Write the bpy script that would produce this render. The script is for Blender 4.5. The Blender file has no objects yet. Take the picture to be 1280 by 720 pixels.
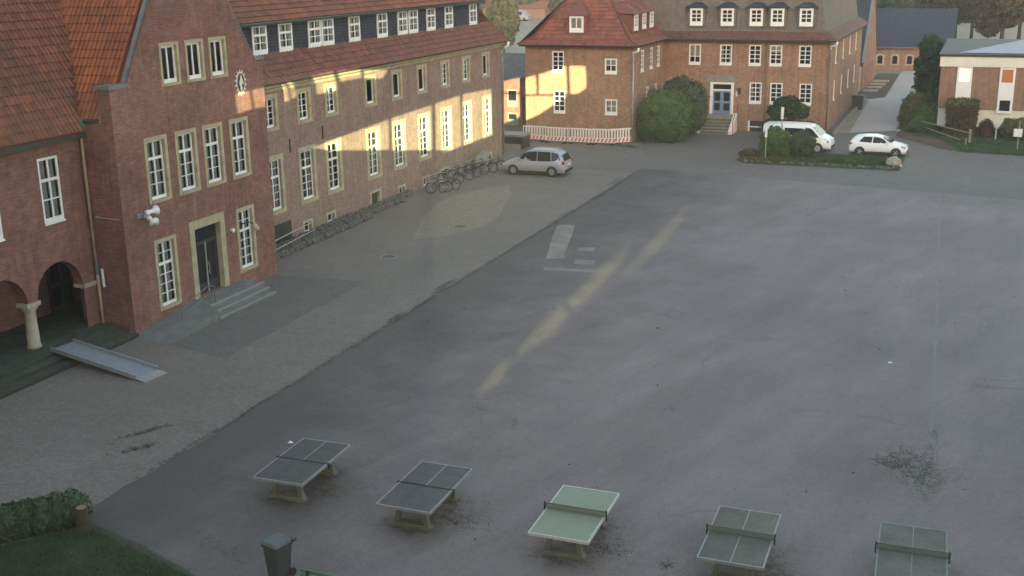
import bpy, math, random
import numpy as np
from mathutils import Vector, Matrix
from mathutils.geometry import tessellate_polygon
R = math.radians
rng = np.random.default_rng(7)
random.seed(7)
S = bpy.context.scene
COL = S.collection

# ---------------------------------------------------------------- camera, sky, sun, exposure
yaw, pitch, roll, CAMH = -0.3894, 0.2799, -0.0155, 14.028
fw = Vector((math.sin(yaw)*math.cos(pitch), math.cos(yaw)*math.cos(pitch), -math.sin(pitch)))
rt = Vector((math.cos(yaw), -math.sin(yaw), 0)); up = rt.cross(fw)
r2 = rt*math.cos(roll)+up*math.sin(roll); u2 = -rt*math.sin(roll)+up*math.cos(roll)
cd = bpy.data.cameras.new('camera'); cam = bpy.data.objects.new('camera', cd); COL.objects.link(cam)
M = Matrix((r2, u2, -fw)).transposed().to_4x4(); M.translation = (0, 0, CAMH)
cam.matrix_world = M
cd.sensor_width = 36; cd.lens = 1436.4/1280*36; cd.clip_end = 3000; cd.clip_start = 0.1
S.camera = cam

SUN_HEAD, SUN_EL = -0.45, R(5.0)          # heading the light travels to, elevation
W = bpy.data.worlds.new('World'); S.world = W; W.use_nodes = True
nt = W.node_tree; sky = nt.nodes.new('ShaderNodeTexSky'); sky.sky_type = 'NISHITA'; sky.sun_disc = False
sky.sun_elevation = SUN_EL; sky.sun_rotation = math.pi+SUN_HEAD
sky.air_density = 1.0; sky.dust_density = 2.0; sky.ozone_density = 0.5; sky.altitude = 60
bg = nt.nodes['Background']; bg.inputs['Strength'].default_value = 0.15
nt.links.new(sky.outputs[0], bg.inputs[0])
sd = bpy.data.lights.new('sun', 'SUN'); sd.energy = 3.2; sd.angle = R(0.15); sd.color = (1.0, 0.97, 0.48)
sun = bpy.data.objects.new('sun', sd); COL.objects.link(sun)
sv = Vector((math.sin(SUN_HEAD)*math.cos(SUN_EL), math.cos(SUN_HEAD)*math.cos(SUN_EL), -math.sin(SUN_EL)))
sun.rotation_euler = sv.to_track_quat('-Z', 'Y').to_euler()
sun.location = (20, -40, 40)
S.view_settings.view_transform = 'Standard'; S.view_settings.look = 'None'
S.view_settings.gamma = 1; S.view_settings.exposure = 2.78
try: S.cycles.max_bounces = 6
except Exception: pass

# ---------------------------------------------------------------- materials
def newmat(name):
    m = bpy.data.materials.new(name); m.use_nodes = True
    return m, m.node_tree, m.node_tree.nodes['Principled BSDF']
def N(t, typ, **kw):
    n = t.nodes.new(typ)
    for k, v in kw.items():
        if k.startswith('i_'): n.inputs[k[2:].replace('_', ' ')].default_value = v
        else: setattr(n, k, v)
    return n
def L(t, a, b): t.links.new(a, b)
def mixc(t, fac, a, b, mode='MIX'):
    n = t.nodes.new('ShaderNodeMix'); n.data_type = 'RGBA'; n.blend_type = mode
    for idx, v in ((0, fac), (6, a), (7, b)):
        if hasattr(v, 'links'): t.links.new(v, n.inputs[idx])
        else: n.inputs[idx].default_value = v if idx == 0 else (*v, 1) if len(v) == 3 else v
    return n.outputs[2]
def ramp(t, inp, stops):
    n = t.nodes.new('ShaderNodeValToRGB'); e = n.color_ramp.elements
    while len(e) < len(stops): e.new(0.5)
    for q, (p, c) in zip(e, stops):
        q.position = p; q.color = (c, c, c, 1) if not hasattr(c, '__len__') else (*c, 1)
    t.links.new(inp, n.inputs[0]); return n.outputs[0]
def noise(t, vec, scale, detail=4, rough=.55, sx=None):
    n = N(t, 'ShaderNodeTexNoise'); n.inputs['Scale'].default_value = scale
    n.inputs['Detail'].default_value = detail; n.inputs['Roughness'].default_value = rough
    if sx:
        mp = N(t, 'ShaderNodeMapping'); mp.inputs['Scale'].default_value = sx
        if len(sx) == 3: t.links.new(vec, mp.inputs[0])
        vec = mp.outputs[0]
    t.links.new(vec, n.inputs['Vector']); return n.outputs['Fac']
def pos(t): return N(t, 'ShaderNodeNewGeometry').outputs['Position']
def bump(t, h, bs, strength=.3, dist=.02):
    b = N(t, 'ShaderNodeBump'); b.inputs['Strength'].default_value = strength; b.inputs['Distance'].default_value = dist
    t.links.new(h, b.inputs['Height']); t.links.new(b.outputs[0], bs.inputs['Normal'])
def plain(name, c, rough=.6, metal=0., var=.15, sc=3., spec=.4):
    m, t, b = newmat(name)
    oi = N(t, 'ShaderNodeTexCoord').outputs['Object']
    f = noise(t, oi, sc, 5)
    k = ramp(t, f, [(.3, 1-var), (.7, 1+var)])
    L(t, mixc(t, 1.0, c, k, 'MULTIPLY'), b.inputs['Base Color'])
    b.inputs['Roughness'].default_value = rough; b.inputs['Metallic'].default_value = metal
    b.inputs['Specular IOR Level'].default_value = spec
    return m
def wallvec(t):
    """brick space: along the wall, up the wall, whichever way the wall faces"""
    g = N(t, 'ShaderNodeNewGeometry'); s = N(t, 'ShaderNodeSeparateXYZ'); L(t, g.outputs['Position'], s.inputs[0])
    n = N(t, 'ShaderNodeSeparateXYZ'); L(t, g.outputs['True Normal'], n.inputs[0])
    a = N(t, 'ShaderNodeMath', operation='ABSOLUTE'); L(t, n.outputs[0], a.inputs[0])
    gt = N(t, 'ShaderNodeMath', operation='GREATER_THAN'); L(t, a.outputs[0], gt.inputs[0]); gt.inputs[1].default_value = .6
    mx = N(t, 'ShaderNodeMix'); L(t, gt.outputs[0], mx.inputs[0]); L(t, s.outputs[0], mx.inputs[2]); L(t, s.outputs[1], mx.inputs[3])
    c = N(t, 'ShaderNodeCombineXYZ'); L(t, mx.outputs[0], c.inputs[0]); L(t, s.outputs[2], c.inputs[1])
    return c.outputs[0]
def brick_mat(name, c1, c2, mortar, stain=.35, pale=.15, pale_c=(.42, .36, .33), bw=.25, rh=.077, msz=.012):
    m, t, b = newmat(name)
    v = wallvec(t)
    br = N(t, 'ShaderNodeTexBrick'); L(t, v, br.inputs['Vector'])
    br.inputs['Scale'].default_value = 1; br.inputs['Brick Width'].default_value = bw; br.inputs['Row Height'].default_value = rh
    br.inputs['Mortar Size'].default_value = msz; br.inputs['Mortar Smooth'].default_value = .3; br.inputs['Bias'].default_value = -.1
    br.inputs['Color1'].default_value = (*c1, 1); br.inputs['Color2'].default_value = (*c2, 1); br.inputs['Mortar'].default_value = (*mortar, 1)
    big = noise(t, v, .45, 6, .6)
    drip = noise(t, v, 1.0, 4, .6, sx=(4.5, .22, 1))
    k = ramp(t, big, [(.25, 1-stain), (.5, 1.0), (.75, 1+stain*.7)])
    c = mixc(t, 1.0, br.outputs[0], k, 'MULTIPLY')
    c = mixc(t, 1.0, c, ramp(t, drip, [(.34, .80), (.52, 1.0)]), 'MULTIPLY')
    row = noise(t, v, 1.0, 3, .5, sx=(2.2, 13, 1))                  # courses that fired darker or lighter
    c = mixc(t, 1.0, c, ramp(t, row, [(.3, .87), (.7, 1.13)]), 'MULTIPLY')
    mot = noise(t, v, 2.2, 6, .75); c = mixc(t, 1.0, c, ramp(t, mot, [(.32, .80), (.68, 1.22)]), 'MULTIPLY')
    streak = noise(t, v, 1.0, 4, .6, sx=(3.5, .35, 1))              # rain streaks and bloom
    p = ramp(t, streak, [(.55, 0.0), (.75, pale)])
    spots = ramp(t, noise(t, v, 1.4, 5, .6), [(.45, .0), (.7, 1.)])
    pp = N(t, 'ShaderNodeMath', operation='MULTIPLY'); L(t, p, pp.inputs[0]); L(t, spots, pp.inputs[1])
    c = mixc(t, pp.outputs[0], c, pale_c)
    L(t, c, b.inputs['Base Color']); b.inputs['Roughness'].default_value = .85
    b.inputs['Specular IOR Level'].default_value = .25
    bump(t, br.outputs['Fac'], b, .35, -.012)
    return m
def tile_mat(name, c1, c2, dark, moss=(.10, .09, .06)):
    m, t, b = newmat(name)
    g = N(t, 'ShaderNodeNewGeometry')
    c = ramp(t, g.outputs['Random Per Island'], [(0, c1), (.6, c2), (1, tuple(x*.72 for x in c2))])
    big = noise(t, g.outputs['Position'], .5, 5, .6)
    c = mixc(t, ramp(t, big, [(.4, 0.), (.72, .75)]), c, dark)
    sp = noise(t, g.outputs['Position'], 5, 4, .7)
    c = mixc(t, ramp(t, sp, [(.52, 0.), (.75, .6)]), c, moss)
    L(t, c, b.inputs['Base Color']); b.inputs['Roughness'].default_value = .8; b.inputs['Specular IOR Level'].default_value = .3
    return m
def leaf_mat(name, c1, c2, c3=None):
    m, t, b = newmat(name)
    g = N(t, 'ShaderNodeNewGeometry')
    c = ramp(t, g.outputs['Random Per Island'], [(0, c1), (.7, c2), (1, c3 or c2)])
    big = noise(t, g.outputs['Position'], 1.1, 3)
    c = mixc(t, 1.0, c, ramp(t, big, [(.3, .65), (.7, 1.35)]), 'MULTIPLY')
    L(t, c, b.inputs['Base Color']); b.inputs['Roughness'].default_value = .7; b.inputs['Specular IOR Level'].default_value = .2
    return m

MT = {}
MT['brick_dark'] = brick_mat('old dark red brick', (.245, .094, .075), (.168, .064, .054), (.19, .14, .13), .30, .38)
MT['brick_mid'] = brick_mat('weathered red brown brick', (.262, .152, .124), (.200, .115, .097), (.28, .235, .21), .2, .3)
MT['brick_far'] = brick_mat('orange brown brick', (.315, .162, .106), (.215, .110, .076), (.32, .24, .18), .26, .25)
MT['brick_pav'] = brick_mat('smooth brown brick', (.26, .135, .09), (.22, .115, .08), (.26, .2, .16), .08, .0)
MT['brick_pink'] = brick_mat('pink brown brick', (.25, .14, .115), (.22, .12, .10), (.26, .2, .17), .12, .1)
MT['stone'] = plain('yellow sandstone', (.36, .315, .225), .85, 0, .22, 2.0, .2)
MT['stone_pale'] = plain('pale sandstone', (.37, .33, .265), .85, 0, .2, 2.0, .2)
MT['white'] = plain('white window paint', (.74, .74, .76), .45, 0, .06, 4)
MT['white_wall'] = plain('off white render', (.66, .63, .57), .8, 0, .10, .9, .2)
MT['slate'] = brick_mat('dark slate hanging', (.055, .058, .075), (.04, .042, .056), (.02, .02, .025), .25, .10, (.14, .14, .15), .3, .16, .02)
MT['slate_grey'] = brick_mat('grey slate hanging', (.168, .142, .128), (.145, .122, .112), (.11, .10, .095), .18, .2, (.25, .24, .22), .35, .2, .02)
MT['slate_blue'] = brick_mat('blue grey roof slate', (.036, .046, .078), (.030, .038, .066), (.02, .024, .035), .15, .0, (.2, .2, .2), .4, .25, .02)
MT['tile_orange'] = tile_mat('orange clay pantile', (.37, .112, .042), (.28, .085, .038), (.16, .06, .036))
MT['tile_brown'] = tile_mat('brown red clay pantile', (.255, .088, .05), (.19, .07, .045), (.10, .05, .038))
MT['tile_red'] = tile_mat('dull red plain tile', (.22, .078, .055), (.165, .062, .05), (.125, .07, .056), (.15, .10, .08))
MT['tile_skirt'] = tile_mat('brown skirt tile', (.17, .082, .062), (.14, .068, .055), (.10, .06, .05))
MT['roof_felt'] = plain('grey roof felt', (.10, .095, .095), .9, 0, .2, 2)
MT['roof_metal'] = plain('pale metal roof sheet', (.27, .28, .31), .6, .2, .12, 2)
MT['table_concrete'] = plain('stained table concrete', (.135, .128, .112), .9, 0, .28, 3, .2)
MT['step_edge'] = plain('dark riser', (.045, .045, .04), .95, 0, .3, 3, .1)
MT['handrail'] = plain('dull steel handrail', (.16, .165, .17), .5, .4, .1)
MT['nosing'] = plain('worn step nosing', (.24, .235, .23), .9, 0, .15, 4)
MT['tile_far'] = tile_mat('red plain tile', (.30, .092, .058), (.21, .072, .052), (.14, .075, .06))
MT['lead'] = plain('weathered lead', (.16, .165, .175), .6, .2, .2, 4)
MT['zinc'] = plain('grey zinc', (.30, .31, .33), .5, .5, .15, 4)
MT['gutter_dark'] = plain('dark gutter', (.03, .03, .034), .6, 0, .2)
MT['tan_pipe'] = plain('tan downpipe paint', (.40, .30, .20), .6, 0, .15)
MT['brown_pipe'] = plain('brown downpipe paint', (.19, .12, .085), .6, 0, .1)
MT['fascia'] = plain('dark timber', (.045, .045, .045), .7, 0, .2)
MT['black'] = plain('black shadowed interior', (.012, .011, .012), .9, 0, .1)
MT['door_dark'] = plain('dark door', (.030, .032, .032), .4, 0, .2)
MT['door_brown'] = plain('dark brown door', (.06, .035, .028), .5, 0, .2)
MT['door_blue'] = plain('blue door paint', (.16, .25, .42), .45, 0, .08)
MT['concrete'] = plain('grey concrete', (.225, .215, .205), .9, 0, .2, 2.5, .2)
MT['concrete_blue'] = plain('cool grey concrete', (.150, .148, .150), .85, 0, .2, 2, .25)
MT['concrete_moss_shade'] = plain('mossy concrete and riser shade', (.12, .125, .095), .95, 0, .3, 3, .1)
MT['step_moss'] = plain('mossy dark steps', (.062, .066, .052), .95, 0, .3, 2, .1)
MT['steel'] = plain('galvanised steel', (.38, .40, .43), .45, .5, .12, 6)
MT['grating'] = plain('galvanised plate', (.27, .30, .34), .55, .35, .12, 8)
MT['tyre'] = plain('tyre rubber', (.015, .015, .016), .8, 0, .1)
MT['rim'] = plain('alloy rim', (.22, .22, .24), .4, .6, .1)
MT['rim_white'] = plain('pale wheel cover', (.5, .5, .5), .5, .2, .1)
MT['car_glass'] = plain('dark car glass', (.012, .013, .016), .12, 0, .05, 3, .3)
MT['trim'] = plain('black plastic trim', (.02, .02, .022), .6, 0, .1)
MT['red_lamp'] = plain('red tail lamp', (.30, .02, .02), .3, 0, .1)
MT['lamp_glass'] = plain('headlamp', (.45, .46, .48), .15, 0, .05, 3, .6)
MT['plate'] = plain('number plate white', (.7, .7, .68), .5, 0, .03)
MT['wood'] = plain('weathered timber', (.30, .25, .18), .85, 0, .25, 6)
MT['bark'] = plain('bark', (.055, .042, .03), .95, 0, .3, 6)
MT['bench_green'] = plain('green bench paint', (.07, .16, .10), .6, 0, .15)
MT['bin'] = plain('dark grey bin plastic', (.038, .042, .05), .5, 0, .12)
MT['bin_lid'] = plain('grey bin lid plastic', (.068, .072, .085), .45, 0, .12)
MT['cloth'] = plain('grey white curtain', (.42, .41, .40), .95, 0, .15)
MT['red_plastic'] = plain('red barrier film', (.55, .10, .07), .5, 0, .1)
MT['barrier'] = plain('white barrier plastic', (.70, .66, .62), .55, 0, .08)
MT['barrier_foot'] = plain('recycled rubber foot', (.035, .033, .032), .9, 0, .1)
MT['soil'] = plain('dark soil', (.075, .052, .042), 1, 0, .3, 5, .05)
MT['rubble'] = plain('dark basalt stone', (.10, .095, .095), .9, 0, .3, 3, .2)
MT['pale_stone'] = plain('pale field stone', (.30, .27, .23), .9, 0, .25, 3, .2)
MT['leaf_hedge'] = leaf_mat('clipped hedge leaf', (.045, .085, .022), (.075, .125, .035), (.11, .15, .05))
MT['leaf_dark'] = leaf_mat('dark evergreen leaf', (.018, .036, .016), (.034, .06, .026), (.055, .085, .035))
MT['leaf_blue'] = leaf_mat('grey green leaf', (.035, .055, .032), (.058, .08, .045), (.085, .105, .06))
MT['leaf_olive'] = leaf_mat('olive leaf', (.055, .065, .02), (.095, .10, .035), (.14, .13, .045))
MT['leaf_autumn'] = leaf_mat('autumn brown leaf', (.045, .036, .022), (.075, .055, .03), (.11, .072, .035))
MT['leaf_red'] = leaf_mat('reddish brown leaf', (.10, .04, .03), (.075, .04, .03), (.05, .05, .025))
MT['leaf_willow'] = leaf_mat('willow leaf', (.10, .11, .06), (.135, .14, .08), (.17, .165, .10))
MT['blade'] = leaf_mat('grass blade', (.040, .070, .030), (.058, .092, .040), (.085, .112, .055))
MT['moss'] = leaf_mat('moss and dirt', (.045, .045, .036), (.07, .066, .05), (.10, .088, .066))
def glass_mat():
    m, t, b = newmat('window glass')
    t.nodes.remove(b); out = [n for n in t.nodes if n.type == 'OUTPUT_MATERIAL'][0]
    fr = N(t, 'ShaderNodeFresnel'); fr.inputs[0].default_value = 1.5
    tr = N(t, 'ShaderNodeBsdfTransparent'); tr.inputs[0].default_value = (.8, .83, .84, 1)
    gl = N(t, 'ShaderNodeBsdfGlossy'); gl.inputs['Roughness'].default_value = .03
    mx = N(t, 'ShaderNodeMixShader'); L(t, fr.outputs[0], mx.inputs[0]); L(t, tr.outputs[0], mx.inputs[1]); L(t, gl.outputs[0], mx.inputs[2])
    L(t, mx.outputs[0], out.inputs[0]); return m
MT['glass'] = glass_mat()
def ground_mat(name, base, var=.25, big=.08, fine=14, bricks=None, streak=None, rough=.9, tint=None, bumpk=.15, worn=False):
    m, t, b = newmat(name)
    p = pos(t)
    c = base
    if bricks:
        w, h, dk = bricks
        br = N(t, 'ShaderNodeTexBrick'); L(t, p, br.inputs['Vector']); br.inputs['Scale'].default_value = 1
        br.inputs['Brick Width'].default_value = w; br.inputs['Row Height'].default_value = h
        br.inputs['Mortar Size'].default_value = min(w, h)*.09
        br.inputs['Color1'].default_value = (*[x*1.12 for x in base], 1); br.inputs['Color2'].default_value = (*[x*.86 for x in base], 1)
        br.inputs['Mortar'].default_value = (*[x*dk for x in base], 1); c = br.outputs[0]
    k = ramp(t, noise(t, p, big, 6, .6), [(.28, 1-var), (.72, 1+var)])
    c = mixc(t, 1.0, c, k, 'MULTIPLY')
    k = ramp(t, noise(t, p, .7, 7, .72), [(.3, 1-var*(.35 if worn else .6)), (.7, 1+var*(.35 if worn else .6))])
    c = mixc(t, 1.0, c, k, 'MULTIPLY')
    if streak:
        k = ramp(t, noise(t, p, 1.0, 5, .6, sx=streak), [(.3, 1-var*.7), (.7, 1+var*.7)])
        c = mixc(t, 1.0, c, k, 'MULTIPLY')
    if tint: c = mixc(t, ramp(t, noise(t, p, .22, 5, .6), [(.45, 0.), (.7, tint[3])]), c, tint[:3])
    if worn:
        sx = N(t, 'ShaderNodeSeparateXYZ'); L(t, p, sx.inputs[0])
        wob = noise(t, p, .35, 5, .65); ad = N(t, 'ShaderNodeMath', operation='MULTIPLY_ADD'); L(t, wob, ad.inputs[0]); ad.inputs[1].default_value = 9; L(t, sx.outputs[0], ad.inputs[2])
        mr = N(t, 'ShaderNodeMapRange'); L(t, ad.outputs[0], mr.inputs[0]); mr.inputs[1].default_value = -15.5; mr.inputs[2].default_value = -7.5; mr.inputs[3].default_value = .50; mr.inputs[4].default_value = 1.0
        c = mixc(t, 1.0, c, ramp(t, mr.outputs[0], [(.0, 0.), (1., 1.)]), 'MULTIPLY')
        vo = N(t, 'ShaderNodeTexVoronoi', feature='DISTANCE_TO_EDGE'); vo.inputs['Scale'].default_value = .16
        wv = N(t, 'ShaderNodeTexNoise'); wv.inputs['Scale'].default_value = .5; wv.inputs['Detail'].default_value = 5; L(t, p, wv.inputs['Vector'])
        vv = N(t, 'ShaderNodeVectorMath', operation='MULTIPLY_ADD'); L(t, wv.outputs['Color'], vv.inputs[0]); vv.inputs[1].default_value = (3, 3, 0); L(t, p, vv.inputs[2]); L(t, vv.outputs[0], vo.inputs['Vector'])
        cr = ramp(t, vo.outputs[0], [(.0, .82), (.006, .87), (.012, 1.)])
        c = mixc(t, 1.0, c, mixc(t, ramp(t, noise(t, p, .2, 3), [(.5, 0.), (.6, 1.)]), (1, 1, 1), cr), 'MULTIPLY')
        rm = N(t, 'ShaderNodeVectorRotate'); rm.inputs['Angle'].default_value = .35; L(t, p, rm.inputs['Vector'])
        sw = noise(t, rm.outputs[0], 1.0, 6, .7, sx=(.8, .09, 1)); c = mixc(t, 1.0, c, ramp(t, sw, [(.35, .91), (.65, 1.09)]), 'MULTIPLY')
        g2 = noise(t, p, 28, 3, .85); c = mixc(t, 1.0, c, ramp(t, g2, [(.3, .78), (.7, 1.22)]), 'MULTIPLY')
        g3 = noise(t, p, 5, 5, .8); c = mixc(t, 1.0, c, ramp(t, g3, [(.3, .88), (.7, 1.12)]), 'MULTIPLY')
    f = noise(t, p, fine, 5, .7)
    c = mixc(t, 1.0, c, ramp(t, f, [(.25, .78), (.75, 1.22)]), 'MULTIPLY')
    L(t, c, b.inputs['Base Color']); b.inputs['Roughness'].default_value = rough; b.inputs['Specular IOR Level'].default_value = .25
    bump(t, f, b, bumpk, .02)
    return m
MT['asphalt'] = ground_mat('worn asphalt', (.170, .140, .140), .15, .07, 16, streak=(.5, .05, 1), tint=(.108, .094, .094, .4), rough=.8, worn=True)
MT['pavers'] = ground_mat('grey brown pavers', (.172, .146, .134), .12, .1, 9, bricks=(.2, .1, .78), tint=(.125, .113, .095, .45))
MT['pavers_dark'] = ground_mat('damp dark pavers', (.128, .118, .112), .12, .1, 9, bricks=(.2, .1, .78))
MT['pavers_reflection'] = ground_mat('pavers with painted reflection', (.215, .182, .145), .10, .1, 9, bricks=(.2, .1, .7))
MT['cobble'] = ground_mat('grey setts', (.150, .132, .122), .14, .08, 9, bricks=(.22, .16, .55), rough=.85)
MT['path'] = ground_mat('pale concrete path', (.33, .305, .295), .08, .1, 10, rough=.85)
MT['lawn'] = ground_mat('lawn soil', (.042, .058, .03), .3, .3, 5, rough=1, bumpk=.5)
MT['verge'] = ground_mat('rough verge', (.055, .07, .03), .35, .5, 4, rough=1, tint=(.11, .085, .06, .7), bumpk=.5)
MT['soil_bed'] = ground_mat('bark mulch', (.080, .055, .045), .3, .4, 6, rough=1, bumpk=.5)
MT['field'] = ground_mat('far field', (.20, .188, .145), .2, .02, 2, rough=1, tint=(.25, .23, .19, .6))
MT['reflection_pale'] = ground_mat('pale reflection paint', (.195, .168, .155), .25, .8, 12)

MT['paint_blue'] = plain('dark blue bicycle paint', (.035, .04, .075), .4, 0, .1)
MT['top_dark'] = plain('dark grey table top', (.048, .043, .044), .6, 0, .25, 4, .3)
MT['top_green'] = plain('pale green table top', (.168, .192, .138), .55, 0, .07, 3, .3)
MT['top_moss'] = ground_mat('mossy grey green table top', (.112, .104, .092), .25, .7, 12, tint=(.10, .088, .07, .6), rough=.8)
MT['edge_white'] = plain('pale metal edge', (.215, .21, .22), .5, .2, .12, 5)
MT['edge_bright'] = plain('white metal edge', (.40, .41, .39), .5, .1, .08, 5)
MT['edge_dull'] = plain('dull grey edge', (.16, .175, .165), .6, .1, .2, 5)
MT['net_steel'] = plain('grey green net steel', (.11, .12, .11), .6, .1, .1)
MT['paint_pale'] = plain('pale blue paint', (.24, .31, .40), .5, 0, .05)
MT['paint_silver'] = plain('silver car paint', (.35, .375, .44), .32, .35, .02, 1, .5)
MT['paint_white'] = plain('white car paint', (.78, .78, .79), .3, 0, .02, 1, .5)
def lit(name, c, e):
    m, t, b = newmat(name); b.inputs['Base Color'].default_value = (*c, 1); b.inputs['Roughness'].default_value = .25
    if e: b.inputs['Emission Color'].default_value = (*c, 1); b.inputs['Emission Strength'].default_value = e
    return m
MT['far_glow'] = lit('pane glowing as if reflecting dawn', (.95, .80, .64), .09)  # glow and pale colour stand in for a sky reflection
MT['far_orange'] = lit('orange blind behind glass', (.45, .16, .08), 0)

# ---------------------------------------------------------------- mesh helpers
class MB:
    def __init__(s): s.v = []; s.f = []; s.m = []
    def add(s, vs, fs, mi=0):
        o = len(s.v); s.v += [tuple(p) for p in vs]; s.f += [tuple(i+o for i in f) for f in fs]; s.m += [mi]*len(fs); return s
    def box(s, x0, x1, y0, y1, z0, z1, mi=0):
        v = [(x, y, z) for x in (x0, x1) for y in (y0, y1) for z in (z0, z1)]
        return s.add(v, [(0, 1, 3, 2), (4, 6, 7, 5), (0, 4, 5, 1), (2, 3, 7, 6), (0, 2, 6, 4), (1, 5, 7, 3)], mi)
    def frame(s, c, ax, ay, az, lx, ly, lz, mi=0):
        """a box about c with the given axes and full lengths"""
        c = Vector(c); ax = Vector(ax).normalized()*lx/2; ay = Vector(ay).normalized()*ly/2; az = Vector(az).normalized()*lz/2
        v = [c+ax*i+ay*j+az*k for i in (-1, 1) for j in (-1, 1) for k in (-1, 1)]
        return s.add(v, [(0, 1, 3, 2), (4, 6, 7, 5), (0, 4, 5, 1), (2, 3, 7, 6), (0, 2, 6, 4), (1, 5, 7, 3)], mi)
    def bar(s, a, b, w, h=None, mi=0):
        a = Vector(a); b = Vector(b); d = (b-a); h = h or w
        q = d.to_track_quat('Z', 'Y'); X = q @ Vector((1, 0, 0)); Y = q @ Vector((0, 1, 0))
        return s.frame((a+b)/2, X, Y, d, w, h, d.length, mi)
    def tube(s, pts, r, n=8, mi=0, caps=True):
        pts = [Vector(p) for p in pts]; rr = r if hasattr(r, '__len__') else [r]*len(pts)
        vs = []; fs = []
        for i, p in enumerate(pts):
            d = (pts[min(i+1, len(pts)-1)]-pts[max(i-1, 0)])
            q = d.to_track_quat('Z', 'Y')
            vs += [p+q @ Vector((math.cos(2*math.pi*k/n)*rr[i], math.sin(2*math.pi*k/n)*rr[i], 0)) for k in range(n)]
        for i in range(len(pts)-1):
            for k in range(n): fs.append((i*n+k, i*n+(k+1) % n, (i+1)*n+(k+1) % n, (i+1)*n+k))
        if caps: fs += [tuple(range(n))[::-1], tuple(range((len(pts)-1)*n, len(pts)*n))]
        return s.add(vs, fs, mi)
    def prism(s, poly, z0, z1, mi=0):
        """a polygon in x,y raised from z0 to z1"""
        n = len(poly); tri = tessellate_polygon([[Vector((p[0], p[1], 0)) for p in poly]])
        vs = [(p[0], p[1], z0) for p in poly]+[(p[0], p[1], z1) for p in poly]
        fs = [(i, (i+1) % n, n+(i+1) % n, n+i) for i in range(n)]
        fs += [tuple(n+i for i in t) for t in tri]+[tuple(t)[::-1] for t in tri]
        return s.add(vs, fs, mi)
    def sheet(s, poly, z, mi=0):
        tri = tessellate_polygon([[Vector((p[0], p[1], 0)) for p in poly]])
        fs = []
        for t in tri:
            a, b, c = [poly[i] for i in t]
            fs.append(tuple(t) if (b[0]-a[0])*(c[1]-a[1])-(b[1]-a[1])*(c[0]-a[0]) > 0 else tuple(t)[::-1])
        return s.add([(p[0], p[1], z) for p in poly], fs, mi)
    def disc(s, c, r, nrm, n=14, thick=.0, mi=0):
        c = Vector(c); q = Vector(nrm).to_track_quat('Z', 'Y')
        return s.tube([c, c+Vector(nrm).normalized()*max(thick, .004)], r, n, mi)
    def lathe(s, prof, c, n=14, mi=0):
        c = Vector(c); vs = []; fs = []
        for r, z in prof: vs += [c+Vector((math.cos(2*math.pi*k/n)*r, math.sin(2*math.pi*k/n)*r, z)) for k in range(n)]
        for i in range(len(prof)-1):
            for k in range(n): fs.append((i*n+k, i*n+(k+1) % n, (i+1)*n+(k+1) % n, (i+1)*n+k))
        fs += [tuple(range(n))[::-1], tuple(range((len(prof)-1)*n, len(prof)*n))]
        return s.add(vs, fs, mi)
    def mesh(s, name, mats, smooth=False):
        me = bpy.data.meshes.new(name); me.from_pydata(s.v, [], s.f)
        for m in (mats if isinstance(mats, (list, tuple)) else [mats]): me.materials.append(MT[m] if isinstance(m, str) else m)
        if len(set(s.m)) > 1: me.polygons.foreach_set('material_index', s.m)
        if smooth: me.polygons.foreach_set('use_smooth', [True]*len(me.polygons))
        me.update(); return me
def link(name, me, parent=None, loc=(0, 0, 0), rz=0, **props):
    o = bpy.data.objects.new(name, me); COL.objects.link(o); o.location = loc; o.rotation_euler = (0, 0, rz)
    if parent: o.parent = parent
    for k, v in props.items(): o[k] = v
    return o
def obj(name, mb, mats, parent=None, smooth=False, world=True, **props):
    """one mesh object; its vertices are given in world space and moved into the parent's space"""
    me = mb.mesh(name, mats, smooth)
    if parent is not None and world:
        bpy_root = parent; T = Matrix.Identity(4); ch = []
        while bpy_root: ch.append(bpy_root); bpy_root = bpy_root.parent
        for q in reversed(ch): T = T @ (Matrix.Translation(q.location) @ q.rotation_euler.to_matrix().to_4x4())
        me.transform(T.inverted())
    return link(name, me, parent, **props)
def thing(name, label, cat, loc=(0, 0, 0), rz=0, group=None):
    o = link(name, None, None, loc, rz); o['label'] = label; o['category'] = cat
    if group: o['group'] = group
    o.empty_display_size = .3
    return o
def solo(name, mb, mats, label, cat, loc=(0, 0, 0), rz=0, group=None, smooth=False):
    """a thing that is one mesh, vertices given about loc"""
    o = link(name, mb.mesh(name, mats, smooth), None, loc, rz); o['label'] = label; o['category'] = cat
    if group: o['group'] = group
    return o
def struct(name, mb, mats, **props):
    o = link(name, mb.mesh(name, mats)); o['kind'] = 'structure'
    for k, v in props.items(): o[k] = v
    return o
def dup(o, loc, rz=0, label=None, parent=None):
    c = o.copy(); COL.objects.link(c)
    if parent: c.parent = parent
    else:
        c.location = loc; c.rotation_euler = (0, 0, rz)
        if label: c['label'] = label
    for ch in list(o.children): dup(ch, None, 0, None, c)
    return c

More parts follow.
